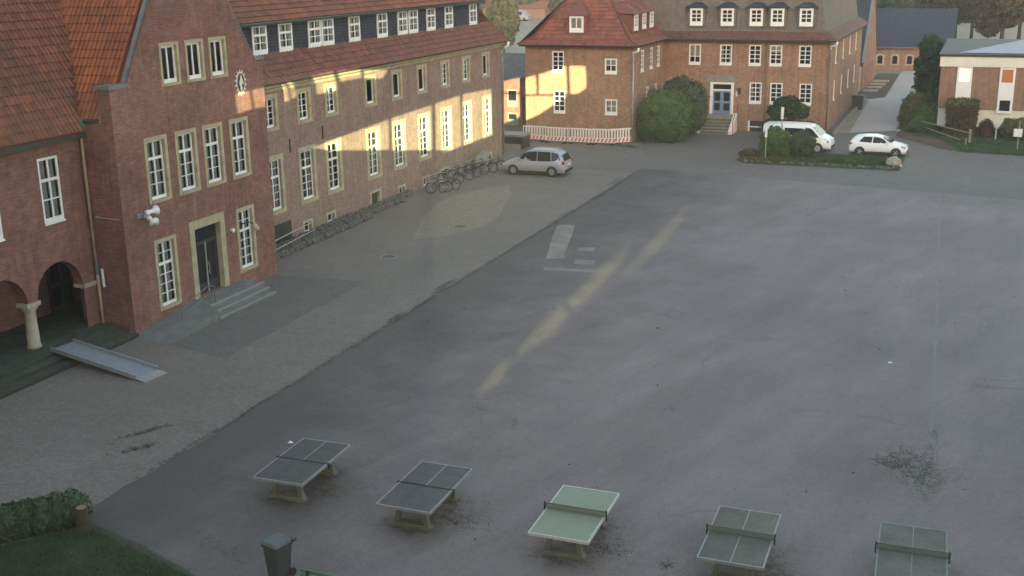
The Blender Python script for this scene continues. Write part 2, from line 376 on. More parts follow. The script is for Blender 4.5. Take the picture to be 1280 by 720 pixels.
def wall(mb, face, plane, outline, holes=(), depth=.28, mi=0, back=None):
    """face '+x' or '-y'; outline and holes are (along, z) loops; reveals run inward"""
    def P(a, z, d=0): return (plane-d, a, z) if face == '+x' else (a, plane+d, z)
    loops = [[Vector((a, z, 0)) for a, z in outline]]+[[Vector((a, z, 0)) for a, z in h] for h in holes]
    tri = tessellate_polygon(loops); flat = [p for l in loops for p in l]
    fs = []
    for t in tri:
        a, b, c = [flat[i] for i in t]
        ccw = (b-a).cross(c-a).z > 0
        fs.append(tuple(t) if ccw else tuple(t)[::-1])
    mb.add([P(p.x, p.y) for p in flat], fs, mi)
    for h in holes:
        n = len(h); vs = [P(a, z) for a, z in h]+[P(a, z, depth) for a, z in h]
        mb.add(vs, [(i, (i+1) % n, n+(i+1) % n, n+i) for i in range(n)], mi)
def rect(a0, a1, z0, z1): return [(a0, z0), (a1, z0), (a1, z1), (a0, z1)]
def tiles(mb, o, u, v, nu, nv, tw, th, keep, curve=.05, tilt=.03, jit=.006):
    """overlapping curved tiles: o the eave corner, u along the eave, v up the slope"""
    o = Vector(o); u = Vector(u).normalized(); v = Vector(v).normalized(); n = u.cross(v).normalized()
    if n.z < 0: n = -n
    for j in range(nv):
        for i in range(nu):
            cu = (i+.5)*tw; cv = (j+.5)*th
            if not keep(cu, cv): continue
            d = random.uniform(-jit, jit); e = random.uniform(-jit, jit)
            b = o+u*(i*tw+e)+v*(j*th+d)
            lo = tilt+random.uniform(0, jit); pr = ((0, 0), (.4, curve), (.8, curve*.5), (1.02, -.004)) if curve else ((0, 0), (1, 0))
            vs = []
            for (a, h) in pr:
                p = b+u*(a*tw)
                vs += [p+n*(h+lo-.03), p+n*(h+lo), p+v*(th*1.08)+n*(h+.004)]
            fs = []
            for k in range(len(pr)-1):
                q = k*3; fs += [(q, q+3, q+4, q+1), (q+1, q+4, q+5, q+2)]
            mb.add(vs, fs)
def leaves(name, pts, nrm, size, mat, parent=None, **props):
    """one small quad per point, facing roughly along nrm"""
    n = len(pts); a = rng.normal(size=(n, 3)); nn = nrm+.75*rng.normal(size=(n, 3)); nn /= np.linalg.norm(nn, axis=1)[:, None]
    t1 = np.cross(nn, a); t1 /= np.linalg.norm(t1, axis=1)[:, None]; t2 = np.cross(nn, t1)
    s = (size*rng.uniform(.55, 1.35, n))[:, None]
    V = np.stack([pts-t1*s-t2*s*.6, pts+t1*s*.1-t2*s*.9, pts+t1*s+t2*s*.5, pts-t1*s*.2+t2*s*.8], 1).reshape(-1, 3)
    me = bpy.data.meshes.new(name); me.vertices.add(4*n); me.vertices.foreach_set('co', V.ravel())
    me.loops.add(4*n); me.loops.foreach_set('vertex_index', np.arange(4*n)); me.polygons.add(n)
    me.polygons.foreach_set('loop_start', np.arange(n)*4); me.polygons.foreach_set('loop_total', np.full(n, 4))
    me.materials.append(MT[mat]); me.update(); me.validate()
    return link(name, me, parent, **props)
def clump_points(lumps, per_m2):
    """points over the outside of a set of ellipsoid lumps, none deep inside another"""
    P = []; Q = []
    for k, (c, r) in enumerate(lumps):
        c = np.array(c, float); r = np.array(r, float)
        n = int(per_m2*4*math.pi*((r[0]*r[1]+r[0]*r[2]+r[1]*r[2])/3))
        d = rng.normal(size=(n, 3)); d /= np.linalg.norm(d, axis=1)[:, None]
        ph = rng.random(6)*6.28
        wob = 1+.07*np.sin(d[:, 0]*5+ph[0]+2*np.sin(d[:, 2]*4+ph[1]))+.06*np.sin(d[:, 1]*7+ph[2])*np.cos(d[:, 2]*6+ph[3])+.04*np.sin(d@np.array([11, 7, 9.])+ph[4])
        p = c+d*r*(wob*(1-.30*rng.random(n)**2)*np.where(rng.random(n) < .07, 1+.16*rng.random(n), 1))[:, None]
        ok = np.ones(n, bool)
        for j, (c2, r2_) in enumerate(lumps):
            if j != k: ok &= (((p-np.array(c2))/np.array(r2_))**2).sum(1) > .62
        P.append(p[ok]); Q.append((d/r*r.mean())[ok])
    return np.concatenate(P), np.concatenate(Q)
def core(mb, lumps, k=.84, n=10):
    for c, r in lumps:
        prof = [(max(.01, math.sin(math.pi*i/7)), -math.cos(math.pi*i/7)) for i in range(8)]
        vs = []; fs = []
        for i, (a, z) in enumerate(prof): vs += [(c[0]+math.cos(2*math.pi*q/n)*a*r[0]*k, c[1]+math.sin(2*math.pi*q/n)*a*r[1]*k, c[2]+z*r[2]*k) for q in range(n)]
        for i in range(7):
            for q in range(n): fs.append((i*n+q, i*n+(q+1) % n, (i+1)*n+(q+1) % n, (i+1)*n+q))
        mb.add(vs, fs)
def bush(name, label, cat, loc, lumps, mat, per=150, size=.07, group=None, trunk=None, solid=True):
    """lumps about loc; crown is leaves over lumps with darker twig masses inside; trunk: (radius, top)"""
    t = thing(name, label, cat, loc, 0, group)
    p, n = clump_points(lumps, per)
    f = leaves('foliage', p, n, size, mat, t)
    if solid:
        mb = MB(); core(mb, lumps); link('inner_foliage', mb.mesh('inner_foliage', mat), t)
    tr, tz = trunk or (.05, lumps[0][0][2])
    mb = MB(); mb.tube([(0, 0, -.1), (.02, .01, tz*.5), (.0, .03, tz)], [tr*1.2, tr, tr*.6], 7)
    for c, r in lumps[:6]:
        mb.tube([(0, .02, tz*.6), (c[0]*.6, c[1]*.6, (c[2]+tz*.6)/2), tuple(c)], [tr*.5, tr*.35, tr*.15], 5)
    link('trunk', mb.mesh('trunk', 'bark', True), t)
    return t
def rand_lumps(n, R3, zc, rmin, rmax, flat=.85):
    out = []
    for i in range(n):
        d = rng.normal(size=3); d /= np.linalg.norm(d); k = .35+.5*rng.random()
        r = rng.uniform(rmin, rmax)
        out.append(((d[0]*R3[0]*k, d[1]*R3[1]*k, zc+d[2]*R3[2]*k), (r, r, r*flat)))
    return out

# ---------------------------------------------------------------- ground, roads, paths
def jag(a, b, n, amp):
    a = np.array(a, float); b = np.array(b, float); d = b-a; q = np.array([-d[1], d[0]])/np.linalg.norm(d)
    return [tuple(a+d*i/n+q*(rng.uniform(-amp, amp) if 0 < i < n else 0)) for i in range(n+1)]
mb = MB(); mb.sheet([(-900, -40), (900, -40), (900, 1500), (-900, 1500)], -.02); struct('ground', mb, 'field')
mb = MB(); mb.sheet([(-34.5, 8), (-19, 8), (-19, 80), (-34.5, 80)], -.006); struct('paving', mb, 'pavers')
mb = MB(); mb.sheet([(-44, 76.0), (12, 70.2), (14, 86.6), (3.5, 87.9), (-1.9, 88.9), (-6.4, 98.4), (-9.6, 96.2), (-11.4, 96.0), (-25, 95.4), (-25, 100), (-44, 100)], -.002); struct('sett_road', mb, 'cobble')
edge = jag((-21.15, 8), (-21.25, 75.6), 90, .09)
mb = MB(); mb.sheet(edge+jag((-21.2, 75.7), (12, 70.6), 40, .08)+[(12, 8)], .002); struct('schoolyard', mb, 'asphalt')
mb = MB(); mb.sheet([(-28.5, 33.6), (-25.0, 33.0), (-25.2, 43.95), (-29.85, 43.6), (-29.85, 34.0)], .0); struct('damp_paving', mb, 'pavers_dark')
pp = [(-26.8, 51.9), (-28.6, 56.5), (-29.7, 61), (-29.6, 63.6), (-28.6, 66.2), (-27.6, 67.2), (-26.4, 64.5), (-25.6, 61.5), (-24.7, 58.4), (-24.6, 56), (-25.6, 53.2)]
mb = MB(); mb.sheet(pp, .0); struct('painted_paving_reflection', mb, 'pavers_reflection')  # pale reflected light painted onto the paving as a sheet
mb = MB(); mb.sheet([(-9.75, 96.4), (-6.4, 98.4), (-6.5, 105), (-7.3, 119.7), (-6.6, 133), (-5.4, 141), (-5.2, 150), (-9.4, 150), (-9.4, 145), (-9.05, 121.5), (-12.4, 118.8), (-12.4, 127), (-26, 127), (-26, 119), (-10.4, 119)], .004)
mb.sheet([(-6.4, 98.4), (-1.95, 89.0), (-2.3, 90.3), (-6.2, 99.6)], .003); struct('footpath', mb, 'path')
mb = MB(); mb.sheet([(-6.3, 99.7), (-2.2, 90.4), (-1.4, 88.9), (14, 86.7), (14, 150), (-4.6, 150), (-6.2, 118)], .006); struct('lawn', mb, 'lawn')
mb = MB(); mb.sheet([(-6.1, 94.9), (-1.75, 89.0), (-2.25, 92.9), (-3.4, 95.6), (-5.9, 99.0), (-6.2, 97.5)], .016); struct('mulch_strip', mb, 'soil_bed')
mb = MB(); mb.sheet([(-12.4, 119.2), (-10.4, 119.6), (-9.2, 121.4), (-9.5, 146), (-12, 146)], .011); struct('mulch_bed', mb, 'soil_bed')
isl = [(-15.8, 80.75), (-14.9, 79.75), (-13.4, 79.6), (-4.75, 79.75), (-4.7, 84.6), (-11.3, 84.5), (-15.4, 83.4)]
mb = MB(); mb.prism(isl, -.05, .09); struct('planted_island', mb, 'verge')
lawn2 = [(-21.9, 19.0), (-20.4, 20.75), (-18.9, 20.3), (-16.4, 19.6), (-14.6, 18.9), (-12.6, 17.5), (-12, 9), (-24, 9)]
mb = MB(); mb.prism(lawn2, -.05, .05); struct('front_lawn', mb, 'lawn')
# pale window reflections painted onto the yard as flat sheets
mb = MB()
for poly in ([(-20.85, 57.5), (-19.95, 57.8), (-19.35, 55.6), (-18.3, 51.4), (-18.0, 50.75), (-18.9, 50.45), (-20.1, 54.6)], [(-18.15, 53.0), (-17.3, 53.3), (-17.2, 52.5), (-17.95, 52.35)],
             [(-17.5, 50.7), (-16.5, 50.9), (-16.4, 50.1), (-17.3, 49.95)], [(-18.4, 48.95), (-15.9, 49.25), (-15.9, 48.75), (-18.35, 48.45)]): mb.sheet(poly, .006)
struct('painted_yard_reflection', mb, 'reflection_pale')
mb = MB(); mb.sheet([(-1.95, 73), (-1.86, 73), (-.85, 46), (-.40, 33), (-.55, 33), (-.95, 46)], .006); struct('asphalt_seam', mb, plain('seam tar', (.168, .145, .144), .9))
# grass and weeds
def in_poly(p, poly):
    x, y = p[:, 0], p[:, 1]; c = np.zeros(len(p), bool)
    for (x1, y1), (x2, y2) in zip(poly, poly[1:]+poly[:1]):
        c ^= ((y1 > y) != (y2 > y)) & (x < (x2-x1)*(y-y1)/((y2-y1) or 1e-9)+x1)
    return c
def blades(name, poly, n, h, mat, z=0.0, w=.012):
    P = np.array(poly); lo = P.min(0); hi = P.max(0)
    p = lo+(hi-lo)*rng.random((n, 2)); p = p[in_poly(p, poly)]; n = len(p)
    a = rng.uniform(0, 2*np.pi, n); l = np.stack([np.cos(a), np.sin(a)], 1)
    hh = h*rng.uniform(.4, 1.3, n); b = rng.normal(size=(n, 2))*.45
    V = np.zeros((n, 3, 3)); V[:, 0, :2] = p-l*w; V[:, 1, :2] = p+l*w; V[:, 2, :2] = p+b*hh[:, None]; V[:, :2, 2] = z-.01; V[:, 2, 2] = z+hh
    me = bpy.data.meshes.new(name); me.vertices.add(3*n); me.vertices.foreach_set('co', V.ravel())
    me.loops.add(3*n); me.loops.foreach_set('vertex_index', np.arange(3*n)); me.polygons.add(n)
    me.polygons.foreach_set('loop_start', np.arange(n)*3); me.polygons.foreach_set('loop_total', np.full(n, 3))
    me.materials.append(MT[mat]); me.update(); me.validate()
    return link(name, me, kind='stuff')
blades('lawn_grass', [(-21.9, 19.0), (-20.4, 20.7), (-18.9, 20.25), (-16.4, 19.55), (-14.7, 18.9), (-14, 17), (-22.5, 17)], 60000, .06, 'blade', .05, .009)
blades('island_grass', [(-13.0, 79.75), (-4.85, 79.9), (-4.8, 84.4), (-11.0, 84.3)], 22000, .14, 'blade', .09, .03)
blades('island_weeds', [(-15.6, 80.8), (-14.8, 79.9), (-12.6, 79.75), (-12.0, 84.2), (-15.2, 83.2)], 6000, .28, 'leaf_olive', .09, .04)
blades('right_lawn_grass', [(-5.6, 99.9), (-2.6, 94.6), (-1.6, 91.0), (-1.2, 89.3), (6, 88), (6, 99), (-5.5, 103)], 45000, .10, 'blade', .006, .03)
def flakes(name, centres, n, size, mat, z=.008, flat=.12):
    P = []
    for (x, y, sx, sy, ang, k) in centres:
        m = int(n*k); q = rng.normal(size=(m, 2))*np.array([sx, sy]); c, s = math.cos(ang), math.sin(ang)
        nz = np.sin(q[:, 0]*9/sx*.4+rng.random()*6)*np.cos(q[:, 1]*7/sy*.5+rng.random()*6)
        q = q[nz > -.35]
        P.append(np.stack([x+q[:, 0]*c-q[:, 1]*s, y+q[:, 0]*s+q[:, 1]*c, np.full(len(q), z)+rng.random(len(q))*.012], 1))
    P = np.concatenate(P); a = rng.uniform(0, 6.28, len(P)); n = len(P); s = (size*rng.uniform(.4, 1.4, n))[:, None]
    t1 = np.stack([np.cos(a), np.sin(a), rng.normal(size=n)*flat], 1); t2 = np.stack([-np.sin(a), np.cos(a), rng.normal(size=n)*flat], 1)
    V = np.stack([P-t1*s, P-t2*s*.7, P+t1*s*.8, P+t2*s], 1).reshape(-1, 3); V[:, 2] = np.maximum(V[:, 2], .004)
    me = bpy.data.meshes.new(name); me.vertices.add(4*n); me.vertices.foreach_set('co', V.ravel())
    me.loops.add(4*n); me.loops.foreach_set('vertex_index', np.arange(4*n)); me.polygons.add(n)
    me.polygons.foreach_set('loop_start', np.arange(n)*4); me.polygons.foreach_set('loop_total', np.full(n, 4))
    me.materials.append(MT[mat]); me.update(); me.validate()
    return link(name, me, kind='stuff')
# dirt and moss along the broken asphalt edge, round the table feet and on the yard
flakes('edge_weeds', [(-21.2+random.uniform(-.05, .06), y, .05+.05*random.random(), .35+.5*random.random(), 0, random.uniform(.2, 1.0)) for y in np.arange(24, 75, .9)], 110, .035, 'moss')
flakes('edge_clods', [(-21.15, 57.6, .22, .8, 0, 1), (-21.3, 60.2, .2, .5, 0, .5), (-21.5, 44.6, .1, .7, 0, .8), (-21.4, 39.5, .08, .5, 0, .5), (-21.0, 66, .1, .5, 0, .5), (-21.6, 70.5, .1, .8, 0, .6), (-23.3, 26.3, .12, .6, -.5, .6), (-22.6, 25.3, .1, .4, -.5, .4)], 420, .032, 'moss')
flakes('moss_patch', [(-1.15, 32.3, .35, .5, 0, 1), (-.75, 31.2, .28, .6, .3, 1), (-.45, 32.9, .10, 1.4, 0, .6), (-1.6, 31.9, .3, .2, 0, .5), (-.2, 31.6, .5, .4, 0, .4)], 900, .02, 'moss')
flakes('leaf_litter', [(-13.0, 26.75, .3, .12, 0, .6), (-6.0, 24.1, .10, .13, 0, .5), (-11.6, 44.6, .10, .5, 0, .2), (-12.7, 31, .06, .3, .4, .3), (-6.0, 51, .6, .25, 0, .25), (1.6, 66.0, .25, .4, 0, .5), (.9, 39.2, .35, .1, .0, .3), (-17.5, 21.4, .5, .2, -.4, .5), (-16.3, 21.0, .4, .15, -.4, .4)], 260, .022, 'moss')
flakes('lawn_edge_dirt', [(-20.4+5.9*i/40, 20.78-1.9*(i/40)**1.25, .14, .05, -.35, 1) for i in range(41)], 45, .03, 'moss', .03)
P = np.stack([rng.uniform(-21, 3, 260), 20+56*rng.random(260)**1.2], 1)
flakes('fallen_leaves', [(x, y, .02, .02, 0, 1) for x, y in P], 2, .035, 'leaf_autumn', .01, .4)
for x, y, l in ((-2.2, 40.6, 'small white paper scrap on the asphalt above the moss patch'), (-18.5, 27.2, 'tiny white paper scrap behind the farthest left dark table')):
    m = MB(); m.add([(-.07, -.05, 0), (.06, -.06, .02), (.08, .05, .0), (-.05, .07, .035), (0, 0, .05)], [(0, 1, 4), (1, 2, 4), (2, 3, 4), (3, 0, 4)]); solo('paper_scrap', m, 'plate', l, 'litter', (x, y, .006))
for x, y, l in ((-25.76, 55.47, 'round dark manhole cover in the paving near the pale painted reflection'), (-26.33, 48.3, 'round pale rimmed manhole cover in the paving nearer the entrance steps')):
    t = thing('manhole_cover', l, 'manhole', (x, y, 0), 0, 'manhole covers in the paving')
    m = MB(); m.lathe([(.42, -.01), (.42, .012), (.34, .012), (.34, .006)], (0, 0, 0), 20); link('rim', m.mesh('rim', 'concrete'), t)
    m = MB(); m.lathe([(.33, -.01), (.33, .012), (.01, .014)], (0, 0, 0), 20); link('lid', m.mesh('lid', 'rubble'), t)

# ---------------------------------------------------------------- windows
WC = {}
def winset(key, w, h, sw, cols, rows, tr, sash, curt, frame_w=.07, mun=.03, smat='stone', blind=0., flat=False):
    """meshes of one window kind about its bottom centre, x right, y inward. rows: pane rows from the top; tr: row index under which the thick transom lies"""
    if key in WC: return WC[key]
    sur = MB(); d0, d1 = -.03, .24
    if sw:
        sur.box(-w/2, -w/2+sw, d0, d1, 0, h); sur.box(w/2-sw, w/2, d0, d1, 0, h)
        sur.box(-w/2+sw, w/2-sw, d0, d1, h-sw, h); sur.box(-w/2+sw, w/2-sw, d0-.03, d1, 0, sw*.75)
    else:
        sur.box(-w/2, w/2, -.05, .05, -.07, 0)
    x0, x1, z0, z1 = -w/2+sw, w/2-sw, sw*.75, h-sw
    sa = MB(); y0, y1 = sash, sash+.06
    sa.box(x0, x0+frame_w, y0, y1, z0, z1); sa.box(x1-frame_w, x1, y0, y1, z0, z1)
    sa.box(x0+frame_w, x1-frame_w, y0, y1, z1-frame_w, z1); sa.box(x0+frame_w, x1-frame_w, y0-.015, y1, z0, z0+frame_w*1.7)
    zz0, zz1 = z0+frame_w*1.7, z1-frame_w; xx0, xx1 = x0+frame_w, x1-frame_w
    trh = .11 if tr else 0
    H = (zz1-zz0-trh); unit = H/sum(rows); zs = []; z = zz1
    for i, r in enumerate(rows):
        zt = z; zb = z-r*unit; zs.append((zb, zt)); z = zb
        if tr and i == tr-1: sa.box(xx0, xx1, y0-.012, y1, z-trh, z); z -= trh
    cw = (xx1-xx0)/cols; cells = []
    for c in range(cols):
        cx0, cx1 = xx0+c*cw, xx0+(c+1)*cw
        if c: sa.box(cx0-.035, cx0+.035, y0-.006, y1, zz0, zz1)
        for i, (zb, zt) in enumerate(zs):
            a = cx0+(.035 if c else 0); b = cx1-(.035 if c < cols-1 else 0)
            if i and i != tr: sa.box(a, b, y0+.008, y1-.01, zt-mun/2, zt+mun/2)
            cells.append((a, b, zb, zt))
    pane = []
    for a, b, zb, zt in cells:
        m = MB(); m.add([(a, y0+.03, zb), (b, y0+.03, zb), (b, y0+.03, zt), (a, y0+.03, zt)], [(0, 1, 2, 3)]); pane.append(m.mesh('pane', 'glass'))
    bk = MB(); e = .12; yb = max(.42, sash+.3)
    bk.add([(x0-e, yb, z0-e), (x1+e, yb, z0-e), (x1+e, yb, z1+e), (x0-e, yb, z1+e), (x0-e, sash+.055, z0-e), (x1+e, sash+.055, z0-e), (x1+e, sash+.055, z1+e), (x0-e, sash+.055, z1+e)],
           [(0, 1, 2, 3), (4, 5, 1, 0), (7, 6, 2, 3), (4, 0, 3, 7), (5, 1, 2, 6)])
    if flat: bk = MB(); bk.add([(x0, sash+.05, z0), (x1, sash+.05, z0), (x1, sash+.05, z1), (x0, sash+.05, z1)], [(0, 1, 2, 3)])
    cu = None
    if curt:
        cu = MB(); yc = sash+(.038 if flat else .12)
        for (f0, f1) in curt:
            n = 9; a = xx0+(xx1-xx0)*f0; b = xx0+(xx1-xx0)*f1
            vs = []
            for i in range(n):
                x = a+(b-a)*i/(n-1); vs += [(x, yc+(.008 if flat else .02)*(i % 2), zz0+blind*H), (x, yc+(.008 if flat else .02)*(i % 2), zz1)]
            cu.add(vs, [(2*i, 2*i+2, 2*i+3, 2*i+1) for i in range(n-1)])
    WC[key] = (sur.mesh('window', smat if sw else 'white'), sa.mesh('sash', 'white'), pane, bk.mesh('window_backing', 'black'), cu.mesh('curtain', 'cloth') if cu else None)
    return WC[key]
HOLES = {}
def window(root, face, plane, a, z0, z1, kind, label=None, hole=True):
    K = KINDS[kind]; w = K['w']; h = z1-z0
    ms = winset((kind, round(h, 2)), h=h, **K)
    rz = math.pi/2 if face == '+x' else 0
    p = Vector((plane, a, z0)) if face == '+x' else Vector((a, plane, z0))
    o = link('window', ms[0], root, p-root.location, rz)
    if label: o['label'] = label
    link('sash', ms[1], o)
    for q in ms[2]: link('pane', q, o)
    link('window_backing', ms[3], o)
    if ms[4]: link('curtain', ms[4], o)
    if hole: HOLES.setdefault((root.name, face), []).append(rect(a-w/2, a+w/2, z0, z1))
    return o
CU2 = [(.16, .42), (.66, .95)]
KINDS = {
 'main_tall': dict(w=1.72, sw=.25, cols=2, rows=[1]*6, tr=2, sash=.12, curt=[(.3, .5), (.75, 1)]),
 'main_tall_b': dict(w=1.72, sw=.25, cols=2, rows=[1]*6, tr=2, sash=.12, curt=[(.0, .2), (.8, 1)]),
 'main_tall_c': dict(w=1.72, sw=.25, cols=2, rows=[1]*6, tr=2, sash=.12, curt=[(.0, 1)], blind=.55),
 'main_tall_d': dict(w=1.72, sw=.25, cols=2, rows=[1]*6, tr=2, sash=.12, curt=None),
 'main_up_c': dict(w=1.40, sw=.22, cols=2, rows=[1]*4, tr=0, sash=.12, curt=[(0, 1)], blind=.4),
 'far_c': dict(w=1.0, sw=0, cols=2, rows=[1]*4, tr=0, sash=.03, curt=[(0, .22), (.8, 1)], frame_w=.11, mun=.06),
 'far_b': dict(w=1.0, sw=0, cols=2, rows=[1]*4, tr=0, sash=.03, curt=[(0, 1)], blind=.62, frame_w=.11, mun=.06),
 'main_up': dict(w=1.40, sw=.22, cols=2, rows=[1]*4, tr=0, sash=.12, curt=None),
 'main_up_open': dict(w=1.40, sw=.22, cols=1, rows=[1], tr=0, sash=.12, curt=None, mun=.02),
 'gable_mid': dict(w=1.38, sw=.16, cols=2, rows=[1.2, 1, 1, 1], tr=1, sash=.12, curt=CU2),
 'gable_low': dict(w=1.36, sw=.15, cols=2, rows=[1]*6, tr=2, sash=.12, curt=CU2),
 'gable_top': dict(w=1.20, sw=.13, cols=2, rows=[1], tr=0, sash=.10, curt=[(.55, .75)], frame_w=.09),
 'plain_tall': dict(w=1.02, sw=0, cols=2, rows=[1.1, 1.1, 1.1], tr=1, sash=.02, curt=CU2, frame_w=.10, mun=.05),
 'dormer': dict(w=1.25, sw=0, cols=2, rows=[1, 1, 1], tr=1, sash=-.07, flat=True, curt=[(.0, .3), (.7, 1)], frame_w=.11, mun=.04),
 'cellar': dict(w=1.0, sw=.14, cols=1, rows=[1], tr=0, sash=.16, curt=None, frame_w=.04, smat='stone_pale'),
 'far': dict(w=1.0, sw=0, cols=2, rows=[1]*4, tr=0, sash=.03, curt=None, frame_w=.11, mun=.06),
 'far_narrow': dict(w=.95, sw=0, cols=2, rows=[1]*3, tr=0, sash=.03, curt=[(.0, .35), (.65, 1)], frame_w=.10, mun=.05),
 'far_small': dict(w=1.0, sw=0, cols=2, rows=[1, 1], tr=0, sash=.03, curt=[(0, .45), (.55, 1)], frame_w=.12, mun=.06, blind=.5),
 'far_blind': dict(w=1.0, sw=0, cols=2, rows=[1, 1], tr=0, sash=.03, curt=[(0, 1)], frame_w=.12, mun=.06, blind=0.),
 'far_half': dict(w=1.0, sw=0, cols=2, rows=[2, 1], tr=0, sash=.03, curt=[(0, 1)], frame_w=.11, mun=.06, blind=.32),
 'far_dormer': dict(w=1.05, sw=0, cols=2, rows=[1, 1, 1], tr=0, sash=-.03, flat=True, curt=None, frame_w=.16, mun=.07),
}
def gutter(mb, a, b, r=.09):
    mb.tube([a, b], r, 8)

# ---------------------------------------------------------------- main long building (facade x = -32.7)
XM = -32.7
B = thing('school_building', 'long weathered brick school building with dark slate dormer strip above the bicycles', 'building', (XM, 61, 0))
for i, a in enumerate((48.42, 51.54, 54.25, 58.75, 62.0, 65.42, 68.72, 72.0, 75.56)): window(B, '+x', XM, a, 1.68, 4.68, ('main_tall', 'main_tall_b', 'main_tall_d', 'main_tall', 'main_tall_b', 'main_tall_c', 'main_tall', 'main_tall_d', 'main_tall_b')[i])
for i, a in enumerate((48.42, 51.56, 54.32, 58.7, 61.95, 65.32, 68.72, 72.02, 75.42)):
    window(B, '+x', XM, a, 5.90, 7.70, 'main_up_open' if i in (3, 4, 5, 8) else 'main_up_c' if i in (2, 7) else 'main_up')
for a, z0, z1 in ((51.2, .02, .80), (53.6, .06, .76), (62.05, -.02, .68), (65.4, -.1, .66), (72.2, -.1, .55), (75.7, -.1, .55)): window(B, '+x', XM, a, z0, z1, 'cellar')
doors = [(58.05, 59.35, 1.0), (67.55, 69.0, .72)]
mb = MB()
wall(mb, '+x', XM, [(43.9, -.3), (78.2, -.3), (78.2, 8.1), (43.9, 8.1)], HOLES[(B.name, '+x')]+[rect(a, b, -.1, z) for a, b, z in doors])
mb.add([(XM, 78.2, -.3), (XM-11, 78.2, -.3), (XM-11, 78.2, 8.1), (XM, 78.2, 8.1)], [(0, 1, 2, 3)])
obj('wall', mb, 'brick_mid', B)
for a, b, z in doors:
    mb = MB(); mb.box(XM-.26, XM-.18, a+.12, b-.12, -.1, z-.12); d = obj('cellar_door', mb, 'door_brown', B)
    mb = MB(); mb.box(XM-.2, XM+.03, a, a+.14, -.1, z); mb.box(XM-.2, XM+.03, b-.14, b, -.1, z); mb.box(XM-.2, XM+.04, a+.14, b-.14, z-.14, z); obj('door_surround', mb, 'stone_pale', d)
mb = MB()
prof = [(0, 7.82), (.10, 7.84), (.14, 7.98), (.30, 8.06), (.34, 8.2), (0, 8.2)]
vs = [(XM+p, y, z) for y in (43.98, 78.3) for p, z in prof]
mb.add(vs, [(i, (i+1) % 6, 6+(i+1) % 6, 6+i) for i in range(6)]+[tuple(range(6)), tuple(range(6, 12))[::-1]]); obj('cornice', mb, 'stone', B)
mb = MB(); gutter(mb, (XM+.42, 43.98, 8.27), (XM+.42, 78.5, 8.27)); obj('gutter', mb, 'gutter_dark', B)
# lower roof slope up to the dormer strip
EX, EZ, SL = XM+.5, 8.25, 1.3
vdir = Vector((-1, 0, SL)).normalized(); mb = MB()
tiles(mb, (EX, 43.98, EZ), (0, 1, 0), vdir, 138, 5, .25, .35, lambda u, v: u < 34.4-v*.30, 0.03, .045)
obj('lower_roof_tiles', mb, 'tile_red', B, kind='stuff')
DX = -33.25; DZ0 = 9.45; DZ1 = 11.15
mb = MB(); mb.add([(EX, 43.98, EZ-.03), (EX, 78.45, EZ-.03), (DX-.2, 77.5, DZ0+.2), (DX-.2, 43.98, DZ0+.2)], [(0, 1, 2, 3)])
mb.add([(EX, 78.45, EZ), (EX-8, 78.45, EZ), (EX-8, 74.5, EZ+8), (EX-4.4, 75.5, EZ+5.6)], [(0, 1, 2, 3)]); obj('roof_deck', mb, 'tile_red', B)
mb = MB(); 
for i in range(9): mb.bar((EX-.95*i/9*4.2, 78.42-.33*i, EZ+.02+1.235*i/9*4.2), (EX-.95*(i+.95)/9*4.2, 78.42-.33*(i+.95), EZ+.05+1.235*(i+.95)/9*4.2), .2, .1)
obj('hip_tiles', mb, 'tile_red', B, kind='stuff')
mb = MB(); mb.box(DX-.5, DX, 43.98, 75.75, DZ0-.15, DZ1); obj('dormer_wall', mb, 'slate', B)
dw = (48.75, 51.05, 53.85, 55.2, 58.1, 61.4, 64.0, 65.45, 67.95, 70.65, 74.6)
# upper roof above the strip
UX, UZ, US = DX+.38, 11.18, 1.0
vd = Vector((-1, 0, US)).normalized(); mb = MB()
tiles(mb, (UX, 43.0, UZ), (0, 1, 0), vd, 132, 16, .25, .35, lambda u, v: u < 33.2, 0.03, .045)
obj('upper_roof_tiles', mb, 'tile_brown', B, kind='stuff')
mb = MB(); mb.add([(UX, 43, UZ-.02), (UX, 76.1, UZ-.02), (UX-6, 76.1, UZ+6-.02), (UX-6, 43, UZ+6-.02)], [(0, 1, 2, 3)])
mb.box(DX-.3, UX-.02, 43.98, 76.0, UZ-.16, UZ-.04); obj('roof_soffit', mb, 'gutter_dark', B)
mb = MB(); mb.tube([(XM+.42, 78.3, 8.25), (XM+.45, 78.35, 8.0), (XM+.12, 78.25, 7.6), (XM+.10, 78.2, 0)], .075, 8); obj('downpipe', mb, 'zinc', B, True)
mb = MB(); mb.tube([(XM+.5, 78.45, 8.2), (XM+.5, 78.4, 7.95), (XM+.28, 78.3, 7.75)], .12, 8); obj('gutter_bend', mb, 'white', B, True)
for a, z in ((49.98, 4.94), (53.22, 5.18)):
    mb = MB(); mb.box(XM-.05, XM+.04, a-.03, a+.03, z-.35, z+.35); obj('wall_anchor', mb, 'trim', B)
mb = MB(); mb.box(XM-.2, XM+.07, 43.99, 78.2, -.3, .0); obj('plinth', mb, 'concrete', B)
mb = MB(); mb.box(XM-.02, XM+.03, 47.6, 49.6, -.05, 1.15); cw = obj('cellar_hatch', mb, 'door_dark', B)
mb = MB(); mb.tube([(XM+1.5, 45.0, .0), (XM+1.5, 45.0, .95), (XM+.9, 50.4, .95), (XM+.9, 50.4, .0)], .03, 6); mb.tube([(XM+1.5, 45.0, .5), (XM+.9, 50.4, .5)], .025, 6); obj('handrail', mb, 'zinc', B)
for a in dw: window(B, '+x', DX, a, 9.66, 11.04, 'dormer', hole=False)
